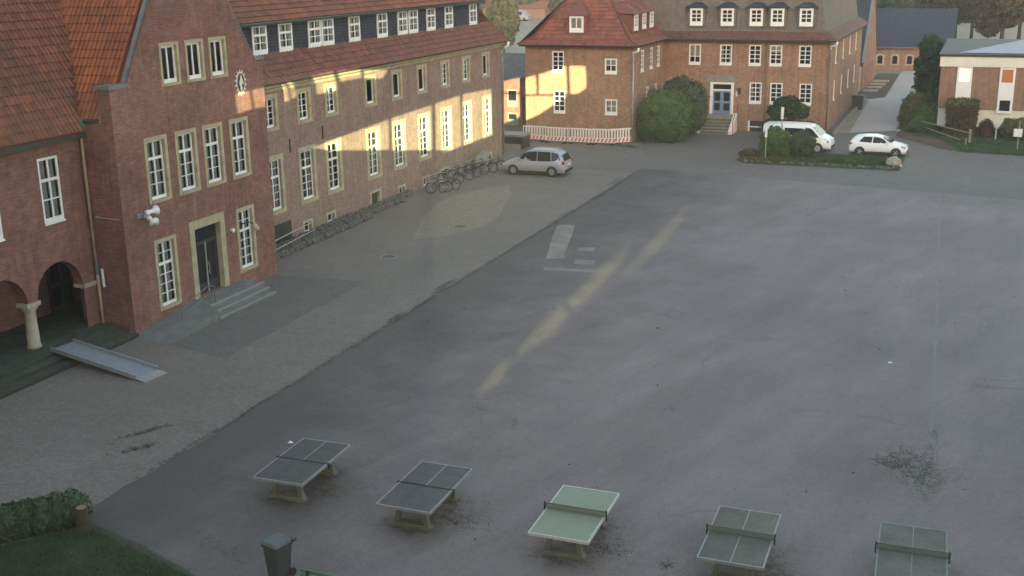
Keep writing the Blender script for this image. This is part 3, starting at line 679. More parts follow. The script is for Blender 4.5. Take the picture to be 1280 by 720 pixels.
# rubble edging at the foot of the facade
t = thing('rubble_edging', 'row of dark rough stones laid along the foot of the long facade', 'stone edging', (-31.8, 52, 0))
sm = []
for k in range(5):
    m = MB(); prof = [(.19, -.05), (.23, .08), (.20, .2), (.10, .27)]; m.lathe(prof, (0, 0, 0), 7)
    m.v = [(x*random.uniform(.8, 1.25), y*random.uniform(.8, 1.25), z*random.uniform(.85, 1.2)) for x, y, z in m.v]; sm.append(m.mesh('stone', 'rubble'))
for i in range(42):
    y = 45.2+i*.42; k = (y-45)/18
    for j in (0, 1, 2):
        if j == 2 and y > 56: continue
        x = XM+.35+j*.47+random.uniform(-.06, .06)
        if j == 1 and y > 60.5: continue
        link('stone', sm[random.randrange(5)], t, (x+31.8, y-52+random.uniform(-.07, .07), .04), random.uniform(0, 6.28))

# ---------------------------------------------------------------- gabled entrance house (front x = -29.9)
XG = -29.9
G = thing('gabled_house', 'dark red brick house with a tall steep gable and the stone framed entrance', 'building', (XG, 39, 0))
for a in (36.26, 38.14, 39.92, 41.80): window(G, '+x', XG, a, 4.92, 7.52, 'gable_mid')
for a in (36.24, 41.75): window(G, '+x', XG, a, .55 if a < 39 else .72, 3.46 if a < 39 else 3.6, 'gable_low')
for a in (37.6, 39.2, 40.75): window(G, '+x', XG, a, 9.36, 11.04, 'gable_top')
AP = (39.05, 16.6)
door = [(37.80, .42), (40.20, .42), (40.20, 3.72), (37.80, 3.72)]
mb = MB()
wall(mb, '+x', XG, [(34.0, -.3), (43.97, -.3), (43.97, 9.75), (43.35, 10.0), AP, (34.95, 9.7), (34.0, 9.6)], HOLES[(G.name, '+x')]+[door], .3)
wall(mb, '-y', 34.0, [(-32.4, -.3), (XG, -.3), (XG, 9.55), (XG-.55, 9.55), (XG-.55, 8.35), (-32.4, 8.35)])
mb.add([(XG, 43.97, -.3), (XM-.1, 43.97, -.3), (XM-.1, 43.97, 9.75), (XG, 43.97, 9.75)], [(0, 1, 2, 3)])
mb.add([(XG-.55, 34, 8.3), (XG-.55, 34.95, 8.3), (XG-.55, 34.95, 9.7), (XG-.55, 34, 9.55)], [(0, 1, 2, 3)])
obj('wall', mb, 'brick_dark', G)
mb = MB()
mb.bar((XG-.12, 34.92, 9.68), (XG-.12, AP[0], AP[1]+.05), .16, .12); mb.bar((XG-.12, 43.38, 9.98), (XG-.12, AP[0], AP[1]+.05), .16, .12); obj('gable_coping', mb, 'lead', G)
for x0, y0, y1, z in ((.62, 33.92, 34.98, 9.56), (.5, 43.3, 44.05, 9.86)): mb = MB(); mb.box(XG-x0, XG+.06, y0, y1, z, z+.14); obj('kneeler_cap', mb, 'lead', G)
gs = 1.62; vd = Vector((0, 1, gs)).normalized(); mb = MB()
tiles(mb, (XG-.32, 34.0, 8.42), (-1, 0, 0), vd, 46, 26, .21, .36, lambda u, v: (u > .3 or v > 1.5) and v*.525 > (u-1.3)*1.0+.02, .04, .05)
obj('roof_tiles', mb, 'tile_orange', G, kind='stuff')
mb = MB(); mb.add([(XG-.3, 34.0, 8.38), (XG-11, 34.0, 8.38), (XG-11, 39.05, 8.38+5.05*gs), (XG-.3, 39.05, 8.38+5.05*gs)], [(0, 1, 2, 3)])
mb.add([(XG-.3, 43.97, 8.5), (XG-11, 43.97, 8.5), (XG-11, 39.05, 8.38+5.05*gs), (XG-.3, 39.05, 8.38+5.05*gs)], [(3, 2, 1, 0)]); obj('roof_deck', mb, 'tile_orange', G)
mb = MB(); gutter(mb, (XG-.60, 33.9, 8.42), (-31.35, 33.9, 8.36), .08); obj('gutter', mb, 'gutter_dark', G)
# entrance
mb = MB(); mb.box(XG-.26, XG+.04, 37.80, 38.12, .42, 3.72); mb.box(XG-.26, XG+.04, 39.88, 40.20, .42, 3.72); mb.box(XG-.26, XG+.06, 38.12, 39.88, 3.36, 3.72); obj('door_surround', mb, 'stone', G)
mb = MB(); mb.box(XG-.30, XG-.22, 38.12, 39.88, .42, 3.36); D = obj('entrance_door', mb, 'door_dark', G)
for a0, a1, z0, z1 in ((38.26, 38.94, .9, 2.55), (39.06, 39.74, .9, 2.55), (38.26, 39.74, 2.72, 3.24)):
    mb = MB(); mb.box(XG-.215, XG-.20, a0, a1, z0, z1); obj('door_pane', mb, 'car_glass', D)
mb = MB(); mb.box(XG-.20, XG-.16, 38.97, 39.03, .45, 2.62); mb.tube([(XG-.13, 39.12, 1.2), (XG-.13, 39.12, 1.75)], .018, 6); mb.box(XG-.19, XG-.13, 39.10, 39.14, 1.3, 1.34); mb.box(XG-.19, XG-.13, 39.10, 39.14, 1.6, 1.64); obj('door_handle', mb, 'steel', D)
E1 = thing('entrance_steps', 'grey concrete landing with two steps in front of the dark entrance door', 'steps', (-29, 39.8, 0))
mb = MB(); mb.box(XG+.003, -28.75, 37.3, 41.2, -.1, .42); st = obj('landing', mb, 'concrete_blue', E1)
mb = MB(); mb.box(-28.81, -28.745, 37.3, 41.2, .37, .424); obj('nosing', mb, 'nosing', st)
mb = MB(); mb.box(-28.75, -28.35, 36.95, 40.98, -.1, .27); st = obj('step', mb, 'concrete_blue', E1)
mb = MB(); mb.box(-28.41, -28.345, 36.95, 40.98, .22, .274); obj('nosing', mb, ['nosing'], st)
mb = MB(); mb.box(-28.35, -27.95, 36.8, 40.88, -.1, .13); st = obj('step', mb, 'concrete_blue', E1)
mb = MB(); mb.box(-28.01, -27.945, 36.8, 40.88, .09, .134); obj('nosing', mb, 'nosing', st)
E2 = thing('wheelchair_ramp', 'sloping grey concrete ramp along the wall beside the entrance steps', 'ramp', (-29, 36, 0))
mb = MB(); x0, x1 = XG+.003, -28.0
mb.add([(x0, 33.6, .0), (x1, 33.6, .0), (x1, 36.75, .40), (-28.76, 37.3, .42), (x0, 37.3, .42), (x0, 37.3, -.1), (-28.76, 37.3, -.1), (x1, 36.75, -.1), (x1, 33.6, -.1), (x0, 33.6, -.1)],
       [(0, 1, 2, 3, 4), (1, 8, 7, 2), (2, 7, 6, 3), (0, 9, 8, 1), (4, 5, 9, 0), (3, 6, 5, 4)]); obj('ramp_slab', mb, 'concrete_blue', E2)
mb = MB(); mb.tube([(-28.86, 35.6, .2), (-28.86, 35.6, .75), (-28.86, 37.4, 1.25), (-28.86, 37.4, .42)], .022, 6); mb.tube([(-28.86, 35.6, .45), (-28.86, 37.4, .9)], .016, 6); mb.tube([(-28.86, 37.4, 1.25), (-28.86, 37.8, 1.1), (-28.86, 37.8, .42)], .022, 6); obj('handrail', mb, 'handrail', E2)
# lamp by the door, horns, emblem
t = thing('wall_lamp', 'small white wall lamp right of the entrance door', 'lamp', (XG, 40.72, 2.78))
mb = MB(); mb.box(0, .10, -.10, .10, -.05, .05); link('lamp_body', mb.mesh('lamp_body', 'white'), t); mb = MB(); mb.lathe([(.05, -.11), (.08, -.05), (.08, -.04)], (.06, 0, 0), 8); link('lamp_shade', mb.mesh('lamp_shade', 'white'), t)
t = thing('floodlight', 'rusty round floodlight on a bracket over the right ground floor window', 'lamp', (XG, 41.8, 2.75))
mb = MB(); mb.tube([(0, -.45, .15), (.3, -.2, .2), (.42, 0, .1)], .025, 6); link('bracket', mb.mesh('bracket', 'trim'), t)
mb = MB(); mb.tube([(.40, 0, .12), (.45, .02, -.02), (.50, .04, -.18)], [.06, .13, .16], 10); link('lamp_head', mb.mesh('lamp_head', 'stone', True), t)
t = thing('horn_loudspeaker', 'pair of white horn loudspeakers on the gable wall above ground floor', 'loudspeaker', (XG, 34.95, 4.62))
def horn(mb, p, d, k=1.):
    p = Vector(p); d = Vector(d).normalized()
    mb.tube([p-d*.16*k, p-d*.02*k, p+d*.10*k, p+d*.22*k, p+d*.34*k, p+d*.36*k, p+d*.30*k, p+d*.12*k], [.10*k, .10*k, .07*k, .12*k, .22*k, .21*k, .13*k, .05*k], 14)
mb = MB(); horn(mb, (.28, .22, .12), (.25, 1, .05), 1.0); link('horn', mb.mesh('horn', 'white', True), t)
mb = MB(); horn(mb, (.38, .12, -.12), (.85, -.35, -.30), .95); link('horn', mb.mesh('horn', 'white', True), t)
mb = MB(); mb.box(0, .25, -.06, .22, -.05, .06); mb.box(0, .06, -.2, .2, -.1, .1); link('bracket', mb.mesh('bracket', 'zinc'), t)
t = thing('wall_emblem', 'oval white ray rimmed emblem with a pale figure high on the gable', 'emblem', (XG, 42.2, 9.0))
mb = MB(); n = 20
mb.add([(.02, math.sin(2*math.pi*i/n)*.28, math.cos(2*math.pi*i/n)*.40) for i in range(n)]+[(0, math.sin(2*math.pi*i/n)*.28, math.cos(2*math.pi*i/n)*.40) for i in range(n)], [tuple(range(n))[::-1]]+[(i, (i+1) % n, n+(i+1) % n, n+i) for i in range(n)]); link('oval_field', mb.mesh('oval_field', 'fascia'), t)
mb = MB()
for i in range(14):
    a = 2*math.pi*i/14; c = Vector((.03, math.sin(a)*.30, math.cos(a)*.42)); d = Vector((0, math.sin(a)*.4, math.cos(a)*.4)).normalized(); s_ = Vector((0, d.z, -d.y))
    mb.add([c-s_*.055, c+s_*.055, c+d*.15, c-s_*.055-Vector((.03, 0, 0)), c+s_*.055-Vector((.03, 0, 0)), c+d*.15-Vector((.03, 0, 0))], [(0, 1, 2), (0, 3, 4, 1), (1, 4, 5, 2), (2, 5, 3, 0)])
mb.tube([(.03, math.sin(2*math.pi*i/24)*.30, math.cos(2*math.pi*i/24)*.42) for i in range(25)], .022, 5); link('ray_rim', mb.mesh('ray_rim', 'white_wall'), t)
mb = MB(); fig = [(.02, -.36), (.09, -.30), (.05, -.12), (.13, .0), (.16, -.10), (.18, -.02), (.12, .14), (.04, .30), (-.02, .34), (-.01, .16), (-.10, .06), (-.11, -.08), (-.05, -.14), (-.05, -.34)]
tri = tessellate_polygon([[Vector((p[0], p[1], 0)) for p in fig]])
mb.add([(.045, p[0], p[1]) for p in fig]+[(.02, p[0], p[1]) for p in fig], [tuple(q) for q in tri]+[(i, (i+1) % 14, 14+(i+1) % 14, 14+i) for i in range(14)]); link('pale_figure', mb.mesh('pale_figure', 'white_wall'), t)

# ---------------------------------------------------------------- arcade wing on the left (front x = -31.5)
XL = -31.5; FZ = .42
A = thing('arcade_wing', 'brick wing with orange tiled roof over an open round arched arcade', 'building', (XL, 27, 0))
window(A, '+x', XL, 32.2, 4.88, 7.28, 'plain_tall'); window(A, '+x', XL, 29.21, 4.78, 7.2, 'plain_tall'); window(A, '+x', XL, 26.2, 4.78, 7.2, 'plain_tall')
def arch(c, r, sp, n=12): return [(c-r, FZ)]+[(c-r*math.cos(math.pi*i/n), sp+r*math.sin(math.pi*i/n)) for i in range(n+1)]+[(c+r, FZ)]
outl = [(12, FZ)]
archs = [(23.2, 1.28), (26.25, 1.28), (29.2, 1.2), (32.05, 1.18)]
for i, (c, r) in enumerate(archs): outl += arch(c, r, 2.16)[(1 if i else 0):(None if i == len(archs)-1 else -1)]
outl += [(33.98, FZ), (33.98, 7.9), (12, 7.9)]
mb = MB(); wall(mb, '+x', XL, outl, HOLES[(A.name, '+x')], .3)
for c, r in archs:                                                     # soffits of the arches
    pr = arch(c, r, 2.16, 12)[1:-1]; n = len(pr)
    mb.add([(XL, a, z) for a, z in pr]+[(XL-.45, a, z) for a, z in pr], [(i, i+1, n+i+1, n+i) for i in range(n-1)])
mb.add([(XL-.45, 12, FZ), (XL-.45, 21.9, FZ), (XL-.45, 21.9, 3.4), (XL-.45, 12, 3.4)], [(0, 1, 2, 3)])
obj('wall', mb, 'brick_dark', A)
mb = MB(); mb.add([(-34.3, 12, FZ), (-34.3, 37, FZ), (-34.3, 37, 3.6), (-34.3, 12, 3.6)], [(0, 1, 2, 3)]); mb.add([(-34.3, 36.6, FZ), (XL-.45, 36.6, FZ), (XL-.45, 36.6, 3.6), (-34.3, 36.6, 3.6)], [(0, 3, 2, 1)])
mb.add([(-34.3, 12, 3.6), (-34.3, 37, 3.6), (XL, 37, 3.6), (XL, 12, 3.6)], [(0, 1, 2, 3)]); obj('arcade_wall', mb, 'brick_dark', A)
mb = MB(); mb.box(-34.28, -34.18, 34.2, 35.5, FZ, 2.75); d = obj('arcade_door', mb, 'door_brown', A)
for z0, z1 in ((.7, 1.45), (1.6, 2.5)):
    for a0, a1 in ((34.32, 34.78), (34.92, 35.38)):
        mb = MB(); mb.box(-34.18, -34.16, a0, a1, z0, z1); obj('door_pane', mb, 'car_glass', d)
mb = MB(); mb.box(-34.28, -34.22, 33.2, 33.45, 1.7, 2.05); obj('notice', mb, 'plate', A)
for c in (30.63, 27.72, 24.73):
    mb = MB(); mb.lathe([(.27, FZ), (.27, FZ+.08), (.235, FZ+.12), (.20, 1.72), (.21, 1.76), (.20, 1.80), (.34, 2.0), (.36, 2.16)], (XL-.22, c, 0), 16); col = obj('column', mb, 'stone_pale', A, True)
    mb = MB(); mb.box(XL-.50, XL+.05, c-.33, c+.33, 2.02, 2.17); obj('capital', mb, 'stone_pale', col)
mb = MB(); mb.box(XL-.5, XL+.06, 33.24, 33.96, 2.0, 2.16); obj('impost', mb, 'stone_pale', A)
mb = MB(); mb.box(XL-.35, XL+.30, 12, 33.98, 7.88, 8.02); mb.box(XL+.22, XL+.32, 12, 33.98, 7.76, 8.1); obj('fascia', mb, 'fascia', A)
ls = 1.62; vd = Vector((-1, 0, ls)).normalized(); mb = MB()
tiles(mb, (XL+.42, 14, 8.02), (0, 1, 0), vd, 135, 28, .21, .36, lambda u, v: u < 19.80+max(0, v*.525-.22), .055, .05)
obj('roof_tiles', mb, 'tile_brown', A, kind='stuff')
mb = MB(); mb.add([(XL+.4, 12, 7.98), (XL+.4, 34, 7.98), (XL-7, 39.5, 7.98+7.4*ls), (XL-7, 12, 7.98+7.4*ls)], [(0, 1, 2, 3)]); obj('roof_deck', mb, 'tile_brown', A)
mb = MB(); mb.bar((XL+.30, 34.02, 8.30), (XL-6, 40.25, 8.42+6.2*ls), .17, .12); obj('valley_flashing', mb, 'lead', A)
mb = MB(); mb.tube([(XL+.20, 33.86, 8.35), (XL+.16, 33.86, 7.9), (XL+.14, 33.88, 6.9), (XL+.14, 33.9, 3.0)], .06, 8); mb.tube([(XL+.14, 33.9, 2.4), (XL+.14, 33.9, .15)], .06, 8); dp = obj('downpipe', mb, 'tan_pipe', A, True)
mb = MB(); mb.tube([(XL+.14, 33.9, 3.0), (XL+.14, 33.9, 2.4)], .068, 8); mb.box(XL-.02, XL+.34, 33.72, 33.98, 8.1, 8.45); obj('pipe_collar', mb, 'lead', dp)
mb = MB(); mb.tube([(-31.12, 33.9, 2.65), (-31.10, 33.9, 1.92)], .05, 7); obj('cable_cover', mb, 'plate', G)
mb = MB(); mb.tube([(-31.1, 33.96, 4.72), (-31.1, 33.85, 4.72), (-29.95, 33.85, 4.68)], .018, 6); obj('lamp_rod', mb, 'steel', G)
mb = MB(); mb.tube([(-31.05, 33.98, 1.05), (-31.05, 33.85, 1.03), (-30.27, 33.85, .72), (-30.27, 33.98, .70)], .02, 6); obj('handrail', mb, 'brown_pipe', G)
AS = thing('arcade_steps', 'three wide mossy stone steps leading up to the arcade', 'steps', (-30.2, 24, 0))
for x0, x1, z in ((-34.3, -30.62, FZ), (-30.62, -30.18, .28), (-30.18, -29.72, .14)):
    mb = MB(); mb.box(x0, x1, 12, 33.97 if z < .4 else 37, -.1, z) if z < .4 else (mb.box(x0, x1, 12, 33.97, -.1, z), mb.box(x0, -31.6, 33.97, 37, -.1, z)); st = obj('step', mb, 'step_moss', AS)
    mb = MB(); mb.box(x1, x1+.012, 12, 33.97, -.1, z-.02); obj('riser', mb, 'step_edge', st)  # riser strip coloured darker than the step top
t = thing('metal_ramp', 'portable grey metal ramp lying across the mossy arcade steps', 'ramp', (-28.5, 30.6, 0))
p0, p1 = Vector((-30.75, 31.0, .46)), Vector((-26.5, 30.5, .06)); dd = (p1-p0).normalized(); sd_ = Vector((-dd.y, dd.x, 0)).normalized(); nn = dd.cross(sd_)
mb = MB(); mb.frame((p0+p1)/2, dd, sd_, nn, (p1-p0).length, 1.0, .05); obj('ramp_plate', mb, 'grating', t)
for k in (-1, 1):
    mb = MB(); mb.frame((p0+p1)/2+sd_*.52*k+Vector((0, 0, .05)), dd, sd_, nn, (p1-p0).length, .05, .16); obj('side_rail', mb, 'steel', t)
mb = MB(); mb.frame(p1+dd*.22-Vector((0, 0, .015)), dd, sd_, nn, .44, 1.06, .025); obj('end_flap', mb, 'steel', t)

# ---------------------------------------------------------------- far L-shaped house: wing front y = 86, main front y = 95
F = thing('corner_house', 'orange brick house with red hipped roof, grey mansard and blue double door', 'house', (-22, 95, 0))
YW, YF, XS, XR = 86.0, 95.0, -25.0, -11.5
window(F, '-y', YW, -31.1, 5.33, 6.96, 'far'); window(F, '-y', YW, -26.78, 5.33, 6.47, 'far_small')
window(F, '-y', YW, -31.0, 2.17, 3.93, 'far'); window(F, '-y', YW, -26.72, 2.18, 3.36, 'far_blind')
for x in (-22.35, -19.78, -17.42, -15.74, -13.43): window(F, '-y', YF, x, 5.35, 6.97, 'far_half' if x < -22 else 'far_c' if x < -19 else 'far_b' if -16 < x < -15 else 'far')
for x in (-17.25, -15.58, -13.25): window(F, '-y', YF, x, 2.3, 3.98, 'far_c' if x < -17 else 'far')
for a in (88.6, 91.2, 93.4): window(F, '+x', XS, a, 5.3, 6.95, 'far')
for a in (90.2, 92.6): window(F, '+x', XS, a, 2.3, 3.95, 'far')
for a in (99, 104, 109, 114): window(F, '+x', XR, a, 5.3, 6.9, 'far'); window(F, '+x', XR, a, 2.3, 3.9, 'far')
door = rect(-20.98, -19.02, 1.33, 3.92)
mb = MB()
wall(mb, '-y', YW, [(-33.85, -.5), (XS, -.5), (XS, 7.42), (-33.85, 7.42)], HOLES[(F.name, '-y')][:4], .2)
wall(mb, '-y', YF, [(XS, -.5), (XR, -.5), (XR, 7.35), (XS, 7.35)], HOLES[(F.name, '-y')][4:]+[door], .2)
hx = HOLES[(F.name, '+x')]
wall(mb, '+x', XS, [(YW, -.5), (YF, -.5), (YF, 7.35), (YW, 7.35)], hx[:5], .2)
wall(mb, '+x', XR, [(YF, -.5), (119, -.5), (119, 7.35), (YF, 7.35)], hx[5:], .2)
mb.add([(-33.85, YW, -.5), (-33.85, 104, -.5), (-33.85, 104, 7.4), (-33.85, YW, 7.4)], [(0, 3, 2, 1)])
obj('wall', mb, 'brick_far', F)
for q in ((-33.9, XS+.06, YW-.06, YW+.1, -.4, .55), (XR-.1, XR+.06, YF, 119, -.4, .45)): mb = MB(); mb.box(*q); obj('plinth', mb, 'brick_mid', F)
# wing roof: hipped with flared eaves; ridge along y
def hip_face(mb, name, o, u, v, poly, tw=.3, th=.36):
    def keep(cu, cv):
        c = False; n = len(poly)
        for i in range(n):
            (x1, y1), (x2, y2) = poly[i], poly[(i+1) % n]
            if (y1 > cv) != (y2 > cv) and cu < (x2-x1)*(cv-y1)/(y2-y1)+x1: c = not c
        return c
    mu = max(p[0] for p in poly); mv = max(p[1] for p in poly)
    tiles(mb, o, u, v, int(mu/tw)+1, int(mv/th)+1, tw, th, keep, 0.0, .035, .01)
EZ = 7.45
mb = MB(); dk = MB()
x0, x1, y0 = -34.35, XS+.5, YW-.5
W2 = (x1-x0)/2
# flare (gentle) then main slope
def slope(mb, dk, c, u, length, ins, rise, run, tw=.3, th=.36, cut0=1., cut1=1.):
    """one roof plane from eave corner c along u; rises inward along ins; hips cut both ends"""
    u = Vector(u); ins = Vector(ins); v = (ins*run+Vector((0, 0, rise))); lv = v.length; k = run/lv
    poly = [(0, 0), (length, 0), (length-cut1*run, lv), (cut0*run, lv)]
    hip_face(mb, '', c, u, v, poly, tw, th)
    c = Vector(c); q = [c+u*a+v.normalized()*b-Vector((0, 0, .02)) for a, b in poly]
    dk.add(q, [(0, 1, 2, 3)])
f1, r1 = .9, .45       # flare run and rise
slope(mb, dk, (x0, y0, EZ), (1, 0, 0), x1-x0, (0, 1, 0), r1, f1)
slope(mb, dk, (x1, y0, EZ), (0, 1, 0), 9.6, (-1, 0, 0), r1, f1, cut1=-.0)
slope(mb, dk, (x0+f1, y0+f1, EZ+r1), (1, 0, 0), x1-x0-2*f1, (0, 1, 0), 5.1, 3.9)
slope(mb, dk, (x1-f1, y0+f1, EZ+r1), (0, 1, 0), 14, (-1, 0, 0), 5.1, 3.9, cut1=0)
dk.add([(x0, y0, EZ), (x0, y0+18, EZ), (x0+4.9, y0+18, EZ+5.6), (x0+4.9, y0+4.9, EZ+5.6)], [(0, 3, 2, 1)])
slope(mb, dk, (x0+f1, y0+14, EZ+r1), (0, -1, 0), 13.1, (1, 0, 0), 5.1, 3.9, cut0=0)
obj('roof_tiles', mb, 'tile_far', F, kind='stuff'); obj('roof_deck', dk, 'tile_far', F)
mb = MB(); mb.bar((x0+.02, y0+.02, EZ+.05), (x0+f1, y0+f1, EZ+r1+.06), .2, .1); mb.bar((x1-.02, y0+.02, EZ+.05), (x1-f1, y0+f1, EZ+r1+.06), .2, .1)
mb.bar((x0+f1, y0+f1, EZ+r1+.06), (x0+f1+3.9, y0+f1+3.9, EZ+5.6), .22, .12); mb.bar((x1-f1, y0+f1, EZ+r1+.06), (x1-f1-3.9, y0+f1+3.9, EZ+5.6), .22, .12); obj('hip_tiles', mb, 'tile_red', F)
mb = MB(); mb.box(x0+.1, x1-.1, y0+.08, YW+.2, EZ-.14, EZ-.04); mb.box(XS-.2, x1-.08, YW+.2, YF+.2, EZ-.14, EZ-.04); mb.box(XS, XR+.5, YF-.5, YF+.2, EZ-.20, EZ-.08); mb.box(XR-.2, XR+.5, YF+.2, 119.3, EZ-.20, EZ-.08); obj('eaves', mb, 'gutter_dark', F)
def dormer(root, face, base, w, h, depth, wm, rm, kind, zr):
    """base: middle of the window's foot on the dormer front; a small hipped roof on top"""
    x, y, z = base
    mb = MB(); 
    if face == '-y': mb.box(x-w/2-.16, x+w/2+.16, y, y+depth, z-.2, z+h+.08)
    else: mb.box(x-depth, x, y-w/2-.16, y+w/2+.16, z-.2, z+h+.08)
    d = obj('dormer', mb, wm, root)
    mb = MB(); e = w/2+.45; t_ = z+h+.05
    if face == '-y': v = [(x-e, y-.25, t_), (x+e, y-.25, t_), (x+e*.75, y+depth, t_+.1), (x-e*.75, y+depth, t_+.1), (x-.1, y+.75, t_+zr), (x+.1, y+.75, t_+zr), (x, y+depth+.6, t_+zr)]
    else: v = [(x+.25, y-e, t_), (x+.25, y+e, t_), (x-depth, y+e*.75, t_+.1), (x-depth, y-e*.75, t_+.1), (x-.75, y-.1, t_+zr), (x-.75, y+.1, t_+zr), (x-depth-.6, y, t_+zr)]
    mb.add(v, [(0, 1, 5, 4), (1, 2, 6, 5), (3, 0, 4, 6), (4, 5, 6), (0, 3, 2, 1)])
    obj('dormer_roof', mb, rm, d)
    window(root, face, (y if face == '-y' else x)-.05 if face == '-y' else x+.05, x if face == '-y' else y, z, z+h, kind, hole=False)
KINDS['far_dormer_pale'] = dict(KINDS['far_dormer'], w=1.15, rows=[1], curt=[(0, 1)])
dormer(F, '-y', (-29.77, YW+.62, 8.42), 1.15, 1.18, 1.2, 'tile_far', 'tile_red', 'far_dormer_pale', 1.0)
for a in (88.4, 90.7, 92.9): dormer(F, '+x', (XS-.55, a, 8.5), 1.0, 1.15, 1.2, 'tile_red', 'tile_red', 'far_dormer', .8)
# main roof: tiled skirt, slated mansard with five dormers
mb = MB(); dk = MB()
slope(mb, dk, (XS-1.6, YF-.5, EZ-.06), (1, 0, 0), XR+.5-XS+1.6, (0, 1, 0), .62, .95, cut0=0)
slope(mb, dk, (XR+.5, YF-.5, EZ-.06), (0, 1, 0), 25, (-1, 0, 0), .62, .95, cut1=0)
obj('skirt_tiles', mb, 'tile_skirt', F, kind='stuff'); obj('skirt_deck', dk, 'tile_skirt', F)
mb = MB(); a0, b0, z0, z1 = XR-.45, YF+.45, 7.95, 10.7
mb.add([(XS-4, b0, z0), (a0, b0, z0), (a0-.55, b0+.55, z1), (XS-4, b0+.55, z1), (a0, 119, z0), (a0-.55, 119, z1)], [(0, 1, 2, 3), (1, 4, 5, 2)])
obj('mansard_slates', mb, 'slate_grey', F)
mb = MB(); mb.add([(XS-4, b0+.3, z1), (a0-.3, b0+.3, z1), (a0-5, b0+6, z1+3.6), (XS-4, b0+6, z1+3.6), (a0-.3, 119, z1), (a0-5, 119, z1+3.6)], [(0, 1, 2, 3), (1, 4, 5, 2)]); obj('upper_roof', mb, 'tile_skirt', F)
for x in (-22.4, -19.85, -17.5, -15.82, -13.55): dormer(F, '-y', (x, YF+.42, 8.5), 1.1, 1.32, .9, 'slate_grey', 'slate', 'far_dormer', .55)
mb = MB(); mb.tube([(-16.42, YF-.09, 7.3), (-16.42, YF-.09, .3)], .07, 7); obj('downpipe', mb, 'brown_pipe', F)
for px, py in ((-24.9, YW-.1), (XR+.1, YF-.1)):
    mb = MB(); mb.tube([(px+.45, py-.35, 7.3), (px+.4, py-.3, 7.08), (px-.05, py-.05, 6.92), (px-.05, py-.05, 6.7)], .085, 8); obj('gutter_bend', mb, 'white', F, True)
    mb = MB(); mb.tube([(px-.05, py-.05, 6.7), (px-.05, py-.05, .0)], .06, 7); obj('downpipe', mb, 'zinc' if py < 90 else 'brown_pipe', F, True)
# blue door, lintel, steps
mb = MB(); mb.box(-20.98, -20.76, YF-.05, YF+.2, 1.33, 3.92); mb.box(-19.24, -19.02, YF-.05, YF+.2, 1.33, 3.92); mb.box(-20.76, -19.24, YF-.05, YF+.2, 3.76, 3.92); mb.box(-20.76, -19.24, YF-.03, YF+.1, 3.22, 3.34); obj('door_frame', mb, 'white', F)
mb = MB(); mb.box(-20.76, -19.24, YF+.12, YF+.15, 3.34, 3.76); obj('fanlight', mb, 'car_glass', F)
for s_ in (-1, 1):
    xa, xb = (-20.76, -20.02) if s_ < 0 else (-19.98, -19.24)
    mb = MB(); mb.box(xa, xb, YF+.08, YF+.13, 1.36, 3.22); d = obj('blue_door', mb, 'door_blue', F)
    for z0, z1 in ((1.6, 2.2), (2.38, 3.08)):
        mb = MB(); mb.box(xa+.13, xb-.13, YF+.06, YF+.075, z0, z1); obj('door_pane', mb, 'car_glass', d)
    mb = MB(); mb.box(-20.0+.06*s_-.02, -20.0+.06*s_+.02, YF, YF+.08, 2.2, 2.45); obj('door_handle', mb, 'steel', d)
mb = MB(); mb.box(-21.4, -18.7, YF-.06, YF+.1, 3.925, 4.5); obj('lintel', mb, 'concrete', F)
mb = MB(); mb.box(-18.62, -18.45, YF-.22, YF-.02, 3.0, 3.5); obj('door_lamp', mb, 'trim', F)
mb = MB(); mb.box(-18.84, -18.72, YF-.06, YF-.01, 2.8, 3.2); obj('door_sign', mb, 'plate', F)
t = thing('stone_steps', 'flight of stone steps with pale side walls up to the blue door', 'steps', (-20.1, 93.7, 0))
mb = MB(); mb.box(-21.2, -18.9, 94.2, YF-.003, -.3, 1.33); obj('landing', mb, 'concrete', t)
for i in range(6):
    mb = MB(); mb.box(-21.15-.05*i*0, -18.95, 94.2-.29*(i+1), 94.2-.29*i, -.3, 1.33-.22*(i+1)+.0); st = obj('step', mb, 'concrete', t)
    mb = MB(); y_ = 94.2-.29*(i+1); mb.box(-21.15, -18.95, y_-.012, y_, -.3, 1.33-.22*(i+1)-.06); obj('riser', mb, 'concrete_moss_shade', st)  # darker riser colour stands in for shade below the treads
for x in (-21.4, -18.72):
    mb = MB(); mb.add([(x-.15, 94.6, -.3), (x+.15, 94.6, -.3), (x-.15, 94.6, 1.5), (x+.15, 94.6, 1.5), (x-.15, 92.5, .25), (x+.15, 92.5, .25), (x-.15, 92.5, -.3), (x+.15, 92.5, -.3)], [(2, 3, 1, 0), (4, 5, 3, 2), (6, 7, 5, 4), (0, 1, 7, 6), (1, 3, 5, 7), (0, 6, 4, 2)]); obj('side_wall', mb, 'white_wall', t)
mb = MB(); mb.tube([(-18.5, 92.4, 0), (-18.5, 92.4, 1.1), (-18.5, 94.3, 2.3), (-18.5, 94.3, 1.4)], .03, 6); obj('handrail', mb, 'red_lamp', t)
mb = MB(); mb.box(-17.75, -16.3, YF-.03, YF+.02, -.2, .86); c = obj('cellar_window', mb, 'door_dark', F)
mb = MB(); mb.box(-17.75, -17.6, YF-.07, YF-.03, -.2, .86); mb.box(-17.6, -16.4, YF-.06, YF-.03, .32, .42); mb.box(-16.45, -16.3, YF-.07, YF-.03, -.2, .86); obj('frame', mb, 'white', c)
t = thing('light_well_kerb', 'low concrete kerb with dark gravel along the shaded side of the brick house', 'kerb', (-11, 107, 0))
mb = MB(); mb.box(XR+.06, XR+.62, 95.2, 118.5, -.1, .12); obj('gravel_bed', mb, 'rubble', t); mb = MB(); mb.box(XR+.62, XR+.82, 94.6, 118.8, -.1, .28); obj('kerb', mb, 'concrete', t)

